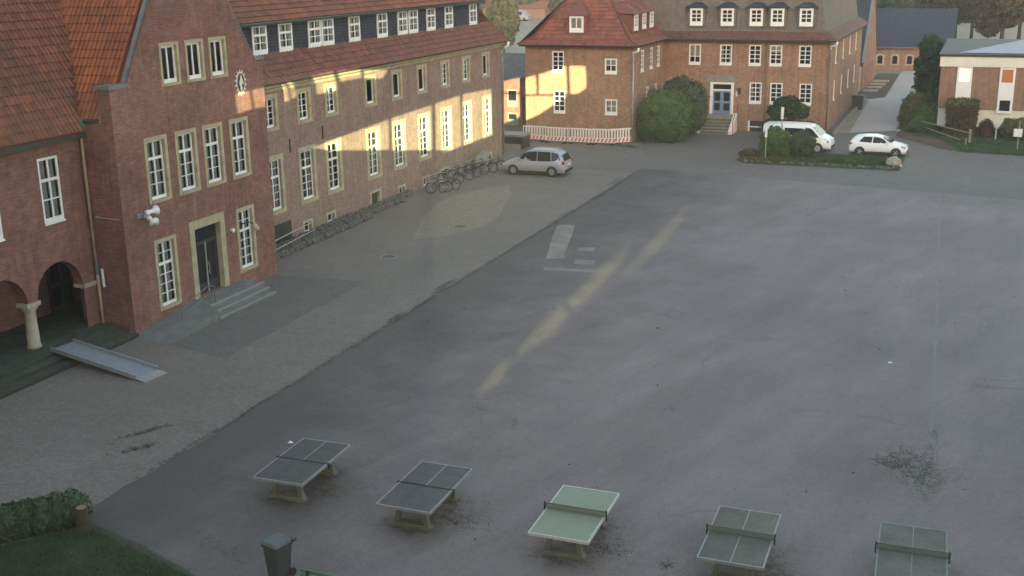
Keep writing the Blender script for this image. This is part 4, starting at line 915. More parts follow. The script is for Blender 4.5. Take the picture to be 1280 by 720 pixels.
# ---------------------------------------------------------------- dark annex between the two brick buildings
X_ = thing('dark_annex', 'low annex with dark grey roof between the two large brick buildings', 'annex', (-37, 93, 0))
mb = MB(); mb.box(-44, -33.9, 92, 99, -.5, 4.2); obj('wall', mb, 'brick_dark', X_)
mb = MB(); mb.add([(-44.5, 91.6, 4.2), (-33.9, 91.6, 4.2), (-33.9, 96, 5.9), (-44.5, 96, 5.9), (-44.5, 99.5, 4.3), (-33.9, 99.5, 4.3)], [(0, 1, 2, 3), (3, 2, 5, 4)]); mb.box(-44.5, -33.9, 91.55, 91.7, 4.08, 4.22); obj('roof', mb, 'roof_felt', X_)
for z0, z1 in ((1.7, 3.2), (.1, 1.2)):
    mb = MB(); mb.box(-37.9, -36.9, 91.93, 92.02, z0, z1); w_ = obj('window', mb, 'concrete', X_)
    mb = MB(); mb.box(-37.75, -37.05, 91.9, 91.94, z0+.55, z1-.12); obj('pane', mb, 'car_glass', w_)
mb = MB(); mb.box(-36.5, -34.2, 91.9, 92.03, -.3, 2.6); obj('gate_door', mb, 'door_brown', X_)
t = thing('cellar_entrance', 'low concrete cellar entrance with a dark opening behind the silver car', 'cellar entrance', (-32.6, 80.5, 0))
mb = MB(); mb.box(-34.4, -32.0, 80.6, 82.4, .95, 1.1); obj('roof_slab', mb, 'concrete', t); mb = MB(); mb.box(-34.3, -32.1, 80.8, 82.3, -.3, .95); obj('wall', mb, 'door_dark', t)
mb = MB(); mb.box(-34.3, -32.2, 80.5, 80.66, -.3, .4); obj('parapet', mb, 'concrete', t)

# ---------------------------------------------------------------- chapel with blue slate roof
H = thing('slate_roofed_chapel', 'chapel with steep blue slate roof and narrow brick gable beyond the brick house', 'chapel', (-15, 133, 0))
mb = MB(); xg = -11.9
g = [(126.6, -.3), (141.5, -.3), (141.5, 2.6), (134, 10.2), (126.6, 3.2)]
wall(mb, '+x', xg, g); mb.add([(-30, 126.6, -.3), (xg, 126.6, -.3), (xg, 126.6, 3.0), (-30, 126.6, 3.0)], [(0, 1, 2, 3)]); obj('wall', mb, 'brick_pink', H)
mb = MB(); mb.add([(-30, 126.1, 2.75), (xg-.15, 126.1, 2.75), (xg-.15, 134, 10.3), (-30, 134, 10.3), (-30, 142, 2.4), (xg-.15, 142, 2.4)], [(0, 1, 2, 3), (3, 2, 5, 4)]); obj('roof', mb, 'slate_blue', H)
mb = MB(); mb.bar((xg-.02, 126.2, 2.95), (xg-.02, 134, 10.42), .3, .1); mb.bar((xg-.02, 141.8, 2.7), (xg-.02, 134, 10.42), .3, .1); obj('gable_coping', mb, 'lead', H)
mb = MB(); mb.box(-13.15, -12.05, 125.9, 126.58, -.3, 2.5); p_ = obj('porch', mb, 'stone_pale', H)
mb = MB(); mb.box(-12.95, -12.25, 125.85, 125.9, -.1, 2.2); obj('porch_door', mb, 'door_brown', p_)
for a in (128.6, 131.2, 133.8, 136.4):
    mb = MB(); mb.box(xg, xg+.14, a-.25, a+.25, -.3, 2.4); obj('pilaster', mb, 'brick_mid', H)
for z0, z1, y0, y1 in ((3.5, 5.4, 131, 132.6), (3.5, 5.4, 133.8, 135.6)):
    mb = MB(); mb.box(xg, xg+.06, y0, y1, z0, z1); obj('gable_panel', mb, 'brick_far', H)
t = thing('garden_steps', 'pale stone slab steps in the dark planting bed by the chapel', 'steps', (-10.6, 131, 0))
for i in range(4):
    mb = MB(); mb.box(-11.7, -10.3+.12*i, 126.2+3.3*i, 127.6+3.3*i, -.1, .12); obj('slab', mb, 'pale_stone', t)
K = thing('far_school_wing', 'low pink brick wing with slate roof and pale framed round topped windows', 'building', (-8, 151, 0))
mb = MB(); mb.box(-17, -4.2, 150.5, 158, -.3, 2.9); obj('wall', mb, 'brick_pink', K)
mb = MB(); mb.add([(-17, 150, 2.85), (-3.8, 150, 2.85), (-3.8, 155, 7.2), (-17, 155, 7.2), (-17, 160, 2.85), (-3.8, 160, 2.85)], [(0, 1, 2, 3), (3, 2, 5, 4)]); obj('roof', mb, 'slate_blue', K)
mb = MB(); mb.box(-17, -3.8, 149.95, 150.1, 2.72, 2.86); obj('gutter', mb, 'brown_pipe', K)
for x in (-12.2, -10.45, -8.75, -7.0):
    def ar(w, h, y, t_): 
        pts = [(-w/2, 0), (w/2, 0), (w/2, h-w*.3)]+[(w/2*math.cos(q), h-w*.3+w*.3*math.sin(q)) for q in np.linspace(.3, 2.84, 6)]+[(-w/2, h-w*.3)]
        m = MB(); n = len(pts); tri = tessellate_polygon([[Vector((p[0], p[1], 0)) for p in pts]])
        m.add([(x+p[0], y, .62+p[1]) for p in pts]+[(x+p[0], y+t_, .62+p[1]) for p in pts], [tuple(q) for q in tri]+[(i, (i+1) % n, n+(i+1) % n, n+i) for i in range(n)]); return m
    w_ = obj('window', ar(.98, 1.35, 150.42, .1), 'stone_pale', K)
    m = ar(.58, 1.0, 150.38, .05); m.v = [(a, b, c+.17) for a, b, c in m.v]; obj('pane', m, 'car_glass', w_)

# ---------------------------------------------------------------- flat roofed pavilion on the right
P_ = thing('flat_roofed_pavilion', 'flat roofed brick pavilion with white fascia and tall white window strips', 'building', (-3.4, 98.3, 0))
YR = 98.3; x0 = -3.3
mb = MB(); mb.box(x0, 16, YR, 112, 1.95, 5.25); obj('wall', mb, 'brick_pav', P_)
mb = MB(); mb.box(x0+.05, 16, YR+.1, 112, .55, 1.95); obj('plinth', mb, 'white_wall', P_); mb = MB(); mb.box(x0+.25, 16, YR+.35, 112, -.3, .55); obj('base_wall', mb, 'door_dark', P_)
mb = MB(); mb.box(x0-.1, 16, YR-.12, 112.2, 5.25, 6.05); obj('fascia', mb, 'white_wall', P_); mb = MB(); mb.box(x0-.2, 16, YR-.22, 112.3, 6.05, 6.22); obj('roof_edge', mb, 'gutter_dark', P_)
mb = MB(); mb.add([(x0-.1, YR, 6.23), (16, YR, 6.23), (16, 112, 6.5), (x0-.1, 112, 6.5)], [(0, 1, 2, 3)]); obj('roof', mb, 'roof_felt', P_)
mb = MB(); mb.add([(x0+1.2, YR+.4, 6.3), (16, YR+.4, 6.3), (16, YR+6, 7.0), (x0+6, YR+6, 7.0)], [(0, 1, 2, 3)]); obj('roof_glazing', mb, 'roof_metal', P_)
for i, x in enumerate((-1.5, 1.62)):
    mb = MB(); mb.box(x-.56, x+.56, YR-.06, YR+.02, 1.7, 5.25)
    w_ = obj('window', mb, 'white', P_)
    mb = MB(); mb.box(x-.40, x+.40, YR-.075, YR-.06, 4.1, 5.1); obj('upper_pane', mb, 'far_glow' if i == 0 else 'far_orange', w_)
    mb = MB(); mb.box(x-.40, x+.40, YR-.075, YR-.06, 2.85, 4.0); obj('panel', mb, 'white', w_)
    mb = MB(); mb.box(x-.38, x+.38, YR-.075, YR-.06, 1.9, 2.72); obj('lower_pane', mb, 'car_glass', w_)

# ---------------------------------------------------------------- vehicles
def wheel(t, x, y, r, w, side, rim):
    m = MB(); s = side
    m.tube([(x, y-w/2, r), (x, y-w/2+.03, r), (x, y+w/2-.03, r), (x, y+w/2, r)], [r*.93, r, r, r*.93], 20); wo = link('wheel', m.mesh('wheel', 'tyre', True), t)
    m = MB(); m.tube([(x, y+s*(w/2-.02), r), (x, y+s*(w/2+.012), r)], [r*.70, r*.66], 18); link('rim', m.mesh('rim', rim), wo)
    m = MB()
    for k in range(5):
        a = 2*math.pi*k/5; m.bar((x, y+s*(w/2+.016), r), (x+math.cos(a)*r*.62, y+s*(w/2+.016), r+math.sin(a)*r*.62), .02, .05)
    link('spokes', m.mesh('spokes', 'steel'), wo)
def vehicle(name, label, loc, rz, paint, prof, W_, glass, wheels, wr, rim, sill=.24, group=None, tail=True, lampz=(.62, .8)):
    """prof: stations (x, belt height, roof height, belt half width factor, roof half width); x forward is +x; glass: side window polygons; wheels: x of axles"""
    t = thing(name, label, 'car' if 'van' not in name else 'van', loc, rz, group)
    hw = W_/2; rings = []
    for x, zb, zr, kb, kr in prof:
        b = hw*kb
        rings.append([(x, -b*.93, sill), (x, -b, sill+.16), (x, -b*1.0, (sill+zb)/2), (x, -b*.965, zb-.03), (x, -b*.94, zb), (x, -hw*kr, max(zr-.07, zb+.01)), (x, -hw*kr*.86, max(zr-.012, zb+.03)), (x, -hw*kr*.4, max(zr, zb+.04)),
                      (x, hw*kr*.4, max(zr, zb+.04)), (x, hw*kr*.86, max(zr-.012, zb+.03)), (x, hw*kr, max(zr-.07, zb+.01)), (x, b*.94, zb), (x, b*.965, zb-.03), (x, b*1.0, (sill+zb)/2), (x, b, sill+.16), (x, b*.93, sill)])
    m = MB(); n = 16; vs = [p for r in rings for p in r]; fs = []
    for i in range(len(rings)-1):
        for k in range(n): fs.append((i*n+k, (i+1)*n+k, (i+1)*n+(k+1) % n, i*n+(k+1) % n))
    fs += [tuple(range(n)), tuple(range((len(rings)-1)*n, len(rings)*n))[::-1]]
    m.add(vs, fs); body = m.mesh('body', paint, True); b_ = link('body', body, t)
    try: body.shade_smooth_by_angle(R(32)) if hasattr(body, 'shade_smooth_by_angle') else None
    except Exception: pass
    xs = [p[0] for p in prof]
    def surf(x, z):
        """half width of the glasshouse side at x, z"""
        zb = np.interp(x, xs, [p[1] for p in prof]); zr = np.interp(x, xs, [p[2] for p in prof])-.07
        b = hw*np.interp(x, xs, [p[3] for p in prof])*.94; r = hw*np.interp(x, xs, [p[4] for p in prof])
        f = min(1, max(0, (z-zb)/max(zr-zb, .05))); return b+(r-b)*f
    for poly in glass:
        for s in (-1, 1):
            m = MB(); c = [(x, s*(surf(x, z)+.014), z) for x, z in poly]; d = [(x, s*(surf(x, z)-.03), z) for x, z in poly]; k = len(poly)
            m.add(c+d, [tuple(range(k)) if s < 0 else tuple(range(k))[::-1]]+[(i, (i+1) % k, k+(i+1) % k, k+i) for i in range(k)]); link('side_window', m.mesh('side_window', 'car_glass'), t)
    for x in wheels:
        for s in (-1, 1):
            m = MB(); m.tube([(x, s*(hw-.30), wr), (x, s*(hw+.008), wr)], wr*1.17, 20); link('wheel_arch', m.mesh('wheel_arch', 'trim'), t)
            wheel(t, x, s*(hw-.09), wr, .2, s, rim)
    for s in (-1, 1):
        m = MB(); m.box(wheels[0]+wr*1.2 if wheels[0] < wheels[1] else 0, wheels[1]-wr*1.2, s*hw*.985-.02, s*hw*.985+.02, sill-.03, sill+.10); link('sill_trim', m.mesh('sill_trim', 'trim'), t)
    return t, surf, hw
def pane_between(t, name, prof_a, prof_b, hw, mat, lift=.02, ka=.9, kb=.9, lo=.0, hi=1.):
    """a windscreen or rear window laid on the sloping roofline between two stations"""
    (xa, za, wa), (xb, zb, wb) = prof_a, prof_b
    m = MB(); d = Vector((xb-xa, 0, zb-za)); nrm = Vector((-d.z, 0, d.x)).normalized()
    if nrm.z < 0: nrm = -nrm
    f = lambda k: (xa+d.x*k, za+d.z*k, wa+(wb-wa)*k)
    (x0, z0, w0), (x1, z1, w1) = f(lo), f(hi); o = nrm*lift
    m.add([(x0+o.x, -w0*ka, z0+o.z), (x0+o.x, w0*ka, z0+o.z), (x1+o.x, w1*kb, z1+o.z), (x1+o.x, -w1*kb, z1+o.z)], [(0, 1, 2, 3)]); link(name, m.mesh(name, mat), t)
# silver people carrier, front towards the long building
pr = [(-2.22, .70, .70, .80, .62), (-2.16, .98, 1.02, .94, .72), (-2.05, 1.0, 1.28, .97, .70), (-1.80, 1.02, 1.58, 1.0, .70), (-1.2, 1.0, 1.70, 1.0, .70), (-.3, .98, 1.72, 1.0, .71), (.35, .97, 1.66, 1.0, .70), (.7, .97, 1.50, 1.0, .70), (1.35, .97, 1.06, 1.0, .74), (1.75, .90, .95, .97, .74), (2.1, .74, .80, .88, .66), (2.25, .55, .60, .76, .6)]
t, sf, hw = vehicle('people_carrier', 'silver people carrier parked by the corner of the long brick school', (-27.4, 71.6, 0), math.pi, 'paint_silver', pr, 1.82,
   [[(-.28, 1.00), (1.12, 1.02), (.70, 1.44), (.30, 1.58), (-.24, 1.62)], [(-1.28, 1.03), (-.33, 1.00), (-.29, 1.62), (-1.2, 1.61)], [(-1.92, 1.12), (-1.33, 1.04), (-1.25, 1.60), (-1.72, 1.53)]], (-1.35, 1.40), .33, 'rim')
pane_between(t, 'windscreen', (1.35, 1.06, .8), (.55, 1.57, .62), hw, 'car_glass', .03, .92, .95, .05, .95)
m = MB(); m.add([(-2.20, -.62, 1.06), (-2.20, .62, 1.06), (-1.98, .55, 1.46), (-1.98, -.55, 1.46)], [(0, 3, 2, 1)]); link('rear_window', m.mesh('rear_window', 'car_glass'), t)
for s in (-1, 1):
    m = MB(); m.frame((-2.13, s*.80, .95), (1, 0, 0), (0, 1, 0), (0, 0, 1), .16, .16, .24); link('tail_lamp', m.mesh('tail_lamp', 'red_lamp'), t)
    m = MB(); m.frame((2.06, s*.66, .70), (1, 0, -.2), (0, 1, 0), (.2, 0, 1), .26, .3, .14); link('headlight', m.mesh('headlight', 'lamp_glass'), t)
    m = MB(); m.box(.85, 1.02, s*.90-.02 if s > 0 else s*.90-.16, s*.90+.16 if s > 0 else s*.90+.02, 1.0, 1.14); link('mirror', m.mesh('mirror', 'paint_silver'), t)
m = MB(); m.box(-2.27, -2.10, -.72, .72, .30, .46); link('bumper', m.mesh('bumper', 'trim'), t); m = MB(); m.box(-2.255, -2.23, -.26, .26, .72, .83); link('number_plate', m.mesh('number_plate', 'plate'), t)
for s in (-1, 1):
    m = MB(); m.tube([(-1.6, s*.58, 1.63), (-1.5, s*.6, 1.72), (.1, s*.6, 1.74), (.25, s*.6, 1.68)], .02, 6); link('roof_rail', m.mesh('roof_rail', 'steel'), t)
# white hatchback, front to the right
pr = [(-1.98, .62, .66, .80, .6), (-1.94, .90, .96, .93, .68), (-1.85, .96, 1.12, .96, .66), (-1.55, .95, 1.36, 1.0, .66), (-1.0, .92, 1.43, 1.0, .67), (-.2, .90, 1.45, 1.0, .67), (.25, .89, 1.36, 1.0, .66), (.55, .89, 1.20, 1.0, .68), (1.0, .89, .98, 1.0, .72), (1.5, .80, .88, .96, .70), (1.85, .66, .72, .86, .62), (1.98, .48, .55, .74, .55)]
t, sf, hw = vehicle('hatchback', 'white hatchback parked on the grey setts behind the planted island', (-6.63, 86.0, 0), R(-2), 'paint_white', pr, 1.75,
   [[(-.35, .95), (.72, .95), (.35, 1.22), (.05, 1.33), (-.32, 1.36)], [(-1.3, 1.0), (-.42, .96), (-.39, 1.36), (-1.0, 1.34)]], (-1.2, 1.28), .31, 'tyre')
pane_between(t, 'windscreen', (1.0, .98, .76), (.3, 1.35, .58), hw, 'car_glass', .03, .92, .95, .05, .95)
m = MB(); m.add([(-1.93, -.56, 1.0), (-1.93, .56, 1.0), (-1.66, .5, 1.32), (-1.66, -.5, 1.32)], [(0, 3, 2, 1)]); link('rear_window', m.mesh('rear_window', 'car_glass'), t)
for s in (-1, 1):
    m = MB(); m.frame((-1.86, s*.76, .86), (1, 0, 0), (0, 1, 0), (0, 0, 1), .2, .14, .14); link('tail_lamp', m.mesh('tail_lamp', 'red_lamp'), t)
    m = MB(); m.frame((1.74, s*.64, .70), (1, 0, -.25), (0, 1, 0), (.25, 0, 1), .34, .28, .12); link('headlight', m.mesh('headlight', 'lamp_glass'), t)
    m = MB(); m.box(.58, .72, s*.86-.02 if s > 0 else s*.86-.15, s*.86+.15 if s > 0 else s*.86+.02, .93, 1.05); link('mirror', m.mesh('mirror', 'paint_white'), t)
m = MB(); m.box(1.86, 2.0, -.55, .55, .28, .46); link('grille', m.mesh('grille', 'trim'), t); m = MB(); m.box(1.985, 2.01, -.24, .24, .40, .50); link('number_plate', m.mesh('number_plate', 'plate'), t)
# white van behind the island bushes
pr = [(-2.5, 1.0, 1.80, .97, .84), (-2.45, 1.02, 1.94, 1.0, .86), (-1.0, 1.03, 1.98, 1.0, .86), (.4, 1.03, 1.98, 1.0, .86), (.95, 1.04, 1.92, 1.0, .84), (1.25, 1.05, 1.72, 1.0, .82), (1.8, 1.05, 1.24, 1.0, .80), (2.15, .98, 1.08, .96, .76), (2.38, .82, .90, .86, .66), (2.46, .6, .66, .78, .6)]
t, sf, hw = vehicle('delivery_van', 'white van partly hidden behind the two round bushes on the island', (-12.35, 86.55, 0), R(-4), 'paint_white', pr, 1.98,
   [[(.55, 1.12), (1.62, 1.12), (1.15, 1.62), (.95, 1.76), (.6, 1.76)], [(-.9, 1.2), (.4, 1.2), (.4, 1.72), (-.9, 1.72)]], (-1.5, 1.55), .34, 'rim_white', .28)
pane_between(t, 'windscreen', (1.8, 1.24, .86), (1.05, 1.86, .78), hw, 'car_glass', .03, .92, .95, .05, .95)
for s in (-1, 1):
    m = MB(); m.frame((2.16, s*.78, .88), (1, 0, -.4), (0, 1, 0), (.4, 0, 1), .42, .26, .18); link('headlight', m.mesh('headlight', 'lamp_glass'), t)
    m = MB(); m.box(1.35, 1.50, s*1.0-.02 if s > 0 else s*1.0-.2, s*1.0+.2 if s > 0 else s*1.0+.02, 1.12, 1.36); link('mirror', m.mesh('mirror', 'trim'), t)
    m = MB(); m.frame((2.34, s*.6, .52), (1, 0, 0), (0, 1, 0), (0, 0, 1), .2, .26, .12); link('fog_lamp', m.mesh('fog_lamp', 'trim'), t)
    m = MB(); m.box(-.85, -.2, s*.985-.01, s*.985+.01, .95, 1.16); link('red_stripe', m.mesh('red_stripe', 'red_plastic'), t)
m = MB(); m.box(2.36, 2.49, -.6, .6, .34, .5); link('bumper', m.mesh('bumper', 'trim'), t)

# ---------------------------------------------------------------- barriers and rubble in front of the wing
def barrier_make(label):
    t = thing('site_barrier', label, 'barrier', (0, 0, 0), 0, 'site barriers in front of the brick wing')
    m = MB(); w = 1.96
    m.box(-w/2, w/2, -.02, .02, .92, 1.0); m.box(-w/2, w/2, -.02, .02, .12, .42); m.box(-w/2, -w/2+.06, -.02, .02, .42, .92); m.box(w/2-.06, w/2, -.02, .02, .42, .92)
    for i in range(7): x = -w/2+.06+(w-.12)*(i+1)/8; m.box(x-.06, x+.06, -.02, .02, .42, .92)
    link('lattice_panel', m.mesh('lattice_panel', 'barrier'), t)
    m = MB()
    for i in range(6):
        x = -w/2+.16+i*.31; m.add([(x, -.024, .16), (x+.15, -.024, .16), (x+.27, -.024, .38), (x+.12, -.024, .38)], [(0, 1, 2, 3)])
    link('red_stripes', m.mesh('red_stripes', 'red_plastic'), t)
    for s in (-1, 1): m = MB(); m.box(s*.72-.10, s*.72+.10, -.38, .38, 0, .11); link('foot', m.mesh('foot', 'barrier_foot'), t)
    return t
b0 = barrier_make('leftmost white site barrier standing nearest the dark annex')
b0.location = (-32.7, 84.9, 0); b0.scale = (1, 1, 1.22)
for i, (x, y, rz, l) in enumerate(((-30.75, 84.6, R(-3), 'second white site barrier from the left in the row'), (-28.75, 84.6, 0, 'middle white site barrier under the left wing windows'), (-26.95, 84.7, R(4), 'white site barrier second from the right end of its row'))): dup(b0, (x, y, 0), rz, l)
b5 = dup(b0, (-25.75, 85.35, 0), R(38), 'rightmost white site barrier turned back towards the house wall')
t = thing('rubble_heap', 'low heap of dark rubble beside the turned site barrier', 'rubble', (-24.9, 84.6, 0))
for k in range(9): link('stone', sm[k % 5], t, (random.uniform(-.8, .8), random.uniform(-.5, .4), -.02), random.uniform(0, 6))
t = thing('plank_stack', 'few rusty orange planks leaning behind the leftmost barrier', 'planks', (-33.2, 85.4, 0))
for k in range(4): m = MB(); m.bar((-.5+.35*k, -.1, 0), (-.35+.35*k, .42, 1.2-.05*k), .12, .03); link('plank', m.mesh('plank', 'brick_far'), t)

# ---------------------------------------------------------------- bicycles along the facade
def bicycle(label):
    t = thing('bicycle', label, 'bicycle', (0, 0, 0), 0, 'bicycles leaning along the long facade')
    for x in (-.52, .52):
        m = MB(); m.tube([(x+.33*math.cos(a), 0, .34+.33*math.sin(a)) for a in np.linspace(0, 2*math.pi, 21)], .024, 5, caps=False); w_ = link('wheel', m.mesh('wheel', 'tyre'), t)
        m = MB()
        for k in range(7): a = math.pi*k/7; m.tube([(x-.31*math.cos(a), 0, .34-.31*math.sin(a)), (x+.31*math.cos(a), 0, .34+.31*math.sin(a))], .004, 3)
        m.tube([(x, -.05, .34), (x, .05, .34)], .03, 6); link('spokes', m.mesh('spokes', 'steel'), w_)
        m = MB(); m.tube([(x+.365*math.cos(a), 0, .34+.365*math.sin(a)) for a in np.linspace(.5, 2.7, 9)], .022, 4); link('mudguard', m.mesh('mudguard', 'trim'), t)
    m = MB(); 
    for a, b in (((-.52, 0, .34), (-.05, 0, .30)), ((-.05, 0, .30), (-.2, 0, .86)), ((-.05, 0, .30), (.38, 0, .78)), ((-.17, 0, .74), (.36, 0, .86)), ((-.52, 0, .34), (-.17, 0, .74)), ((.52, 0, .34), (.34, 0, 1.0))): m.tube([a, b], .02, 6)
    link('frame', m.mesh('frame', 'paint_blue'), t)
    m = MB(); m.tube([(.34, 0, 1.0), (.36, 0, 1.06), (.30, .12, 1.08), (.18, .30, 1.05)], .014, 5); m.tube([(.36, 0, 1.06), (.30, -.12, 1.08), (.18, -.30, 1.05)], .014, 5); link('handlebar', m.mesh('handlebar', 'trim'), t)
    m = MB(); m.add([(-.36, -.08, .90), (-.36, .08, .90), (-.05, .02, .92), (-.05, -.02, .92), (-.34, -.08, .95), (-.34, .08, .95), (-.05, .02, .94), (-.05, -.02, .94)], [(0, 1, 2, 3), (4, 7, 6, 5), (0, 4, 5, 1), (2, 6, 7, 3), (1, 5, 6, 2), (3, 7, 4, 0)]); link('saddle', m.mesh('saddle', 'trim'), t)
    m = MB(); m.box(-.82, -.38, -.07, .07, .70, .72); m.bar((-.8, 0, .7), (-.52, 0, .34), .015); link('luggage_rack', m.mesh('luggage_rack', 'steel'), t)
    return t
bk = bicycle('dark bicycle nearest the entrance end of the bicycle row')
bk.location = (-30.9, 63.6, 0); bk.rotation_euler = (0, R(0), R(40))
for i, (x, y, rz, l) in enumerate(((-30.45, 64.2, 62, 'dark bicycle parked close beside the nearest bicycle'), (-31.5, 66.6, 15, 'bicycle left of the lower cellar door'), (-31.4, 68.0, 12, 'bicycle in front of the pale framed cellar door'), (-31.3, 69.1, 10, 'bicycle just beyond the pale framed cellar door'),
   (-31.2, 70.1, 14, 'bicycle in the middle of the tight far bicycle row'), (-30.9, 70.9, 20, 'bicycle near the far end of the tight row'), (-30.6, 71.6, 48, 'last bicycle before the bonnet of the silver car'))): dup(bk, (x, y, 0), R(rz), l)
t = thing('bicycle_rack', 'low grey metal wall rack holding the bicycles along the facade', 'bicycle rack', (-32.2, 68, 0))
m = MB(); m.tube([(.0, -4.4, .75), (.0, 5, .75)], .025, 6); link('rail', m.mesh('rail', 'zinc'), t)
for k in range(6): m = MB(); m.tube([(0, -4.2+1.8*k, 0), (0, -4.2+1.8*k, .75)], .022, 6); link('post', m.mesh('post', 'zinc'), t)
t = thing('covered_moped', 'moped under a pale grey cover by the wall behind the bicycles', 'moped', (-32.0, 72.7, 0))
p, n = clump_points([((0, -.4, .5), (.35, .6, .5)), ((0, .35, .62), (.33, .5, .5))], 1)
m = MB(); prof = [(-.95, .35), (-.8, .8), (-.3, .95), (.1, .85), (.45, 1.12), (.75, .95), (.95, .4)]
rings = [[(-.30*k, y, .0), (-.26*k, y, z*.6), (-.12*k, y, z), (.12*k, y, z), (.26*k, y, z*.6), (.30*k, y, 0)] for (y, z), k in zip(prof, (.7, .9, 1, 1, 1.1, .9, .7))]
for i in range(6):
    for k in range(5): m.add([rings[i][k], rings[i+1][k], rings[i+1][k+1], rings[i][k+1]], [(0, 1, 2, 3)])
link('cover', m.mesh('cover', 'concrete', True), t)
m = MB(); m.tube([(0, -.75+.28*math.cos(a), .29+.27*math.sin(a)) for a in np.linspace(0, 6.283, 15)], .05, 5, caps=False); link('wheel', m.mesh('wheel', 'tyre'), t)

# ---------------------------------------------------------------- bushes, hedges, trees
bush('round_bush', 'large clipped round green bush at the inner corner of the brick house', 'bush', (-22.95, 87.9, 0), [((0, 0, 1.95), (2.1, 1.9, 2.05)), ((-.9, -.2, 1.3), (1.25, 1.5, 1.35)), ((.8, -.2, 1.2), (1.3, 1.5, 1.3))], 'leaf_hedge', 260, .075, None, (.12, 1.4))
bush('tall_shrub', 'tall loose dark shrub between the round bush and the stone steps', 'bush', (-21.95, 91.0, 0), [((-.6, 0, 3.4), (1.4, 1.1, 1.3)), ((.4, 0, 3.0), (1.2, 1.1, 1.4)), ((-.2, .2, 1.7), (1.6, 1.2, 1.6)), ((.9, -.2, 1.8), (.8, .9, 1.3)), ((-1.3, 0, 2.6), (.8, .8, 1.0))], 'leaf_blue', 110, .10, None, (.09, 2.2))
bush('yew_tree', 'small dark spreading yew in front of the right ground floor windows', 'tree', (-14.2, 92.6, 0), [((0, 0, 2.4), (1.2, .9, .75)), ((-.8, 0, 2.0), (.8, .8, .6)), ((.85, 0, 2.05), (.8, .8, .6)), ((.1, 0, 2.75), (.7, .6, .5))], 'leaf_dark', 240, .08, None, (.10, 1.9))
bush('flowering_shrub', 'low dark reddish shrub below the small yew', 'bush', (-14.2, 93.2, 0), [((-1.1, 0, .7), (1.1, .6, .65)), ((.5, 0, .7), (1.3, .6, .6)), ((1.7, 0, .6), (.7, .5, .6))], 'leaf_red', 160, .07)
bush('island_bush', 'left one of the two round bushes on the planted island', 'bush', (-13.35, 82.4, .08), [((0, 0, 1.05), (1.08, 1.0, 1.08)), ((-.35, -.2, .7), (.8, .8, .72)), ((.3, 0, .6), (.75, .8, .65))], 'leaf_hedge', 300, .065, 'round bushes on the island', (.06, .8))
bush('island_bush', 'right and darker one of the two round bushes on the planted island', 'bush', (-11.6, 82.7, .08), [((0, 0, .95), (.92, .9, 1.0)), ((.3, -.1, .65), (.6, .7, .68)), ((-.3, .1, .6), (.65, .7, .65))], 'leaf_blue', 300, .065, 'round bushes on the island', (.06, .8))
bush('dry_shrub', 'low brown dry shrub at the left tip of the planted island', 'bush', (-15.0, 81.2, .08), [((0, 0, .3), (.75, .6, .42)), ((.7, .2, .25), (.6, .5, .35))], 'leaf_autumn', 200, .06)
bush('path_shrub', 'bushy dark green shrub beside the pale footpath', 'bush', (-5.35, 101.4, 0), [((0, 0, 1.5), (.95, 1.1, 1.2)), ((-.35, -.5, .8), (.7, .8, .8)), ((.5, .4, 2.0), (.7, .7, .7))], 'leaf_olive', 200, .08, None, (.06, 1.3))
bush('path_shrub', 'broad green shrub left of the clipped hedge drum', 'bush', (-3.95, 99.7, 0), [((0, 0, 1.1), (1.0, 1.0, 1.05)), ((-.6, -.2, .8), (.7, .7, .75)), ((.6, 0, .75), (.65, .7, .7))], 'leaf_hedge', 220, .08, None, (.06, 1.0))
bush('path_shrub', 'low dark shrub at the end of the mulch strip', 'bush', (-4.9, 98.0, 0), [((0, 0, .45), (.75, .5, .5)), ((.7, -.1, .35), (.55, .45, .4))], 'leaf_blue', 240, .07)
bush('path_shrub', 'dark shrub behind the broad green shrub by the pavilion corner', 'bush', (-3.9, 103.5, 0), [((0, 0, 1.9), (1.0, 1.0, 1.0)), ((.3, 0, 1.0), (1.0, 1.0, 1.0))], 'leaf_dark', 170, .09, None, (.06, 1.3))
t = thing('clipped_hedge', 'square clipped brown green hedge block in front of the pavilion window', 'hedge', (-1.42, 96.9, 0))
def box_points(w, d, h, z0, n, flare=.1):
    P = []; Q = []
    for k in range(n):
        f = random.random(); z = z0+(h-z0)*random.random(); g = 1+flare*(z/h-.6)
        if f < .3: q = (random.uniform(-1, 1)*w, random.uniform(-1, 1)*d, h); m_ = (0, 0, 1)
        elif f < .62: q = (random.uniform(-1, 1)*w*g, -d*g, z); m_ = (0, -1, 0)
        elif f < .72: q = (random.uniform(-1, 1)*w*g, d*g, z); m_ = (0, 1, 0)
        else: s_ = random.choice((-1, 1)); q = (s_*w*g, random.uniform(-1, 1)*d*g, z); m_ = (s_, 0, 0)
        j_ = .07; P.append([q[0]+random.gauss(0, j_), q[1]+random.gauss(0, j_), q[2]+random.gauss(0, j_)+.08*math.sin(q[0]*7+q[1]*5)]); Q.append(m_)
    return np.array(P), np.array(Q, float)
P, Q = box_points(1.02, .8, 2.72, .15, 9000, .14); top = P[:, 2] > 2.55
leaves('foliage', P[~top], Q[~top], .075, 'leaf_autumn', t); leaves('top_growth', P[top], Q[top], .075, 'leaf_olive', t)
m = MB(); m.box(-.9, .9, -.68, .68, .1, 2.6); link('inner_foliage', m.mesh('inner_foliage', 'leaf_autumn'), t)
m = bush('dome_shrub', 'small dark dome shaped shrub beside the pavilion plinth', 'bush', (.45, 96.3, 0), [((0, 0, .62), (.58, .58, .85))], 'leaf_red', 300, .055)
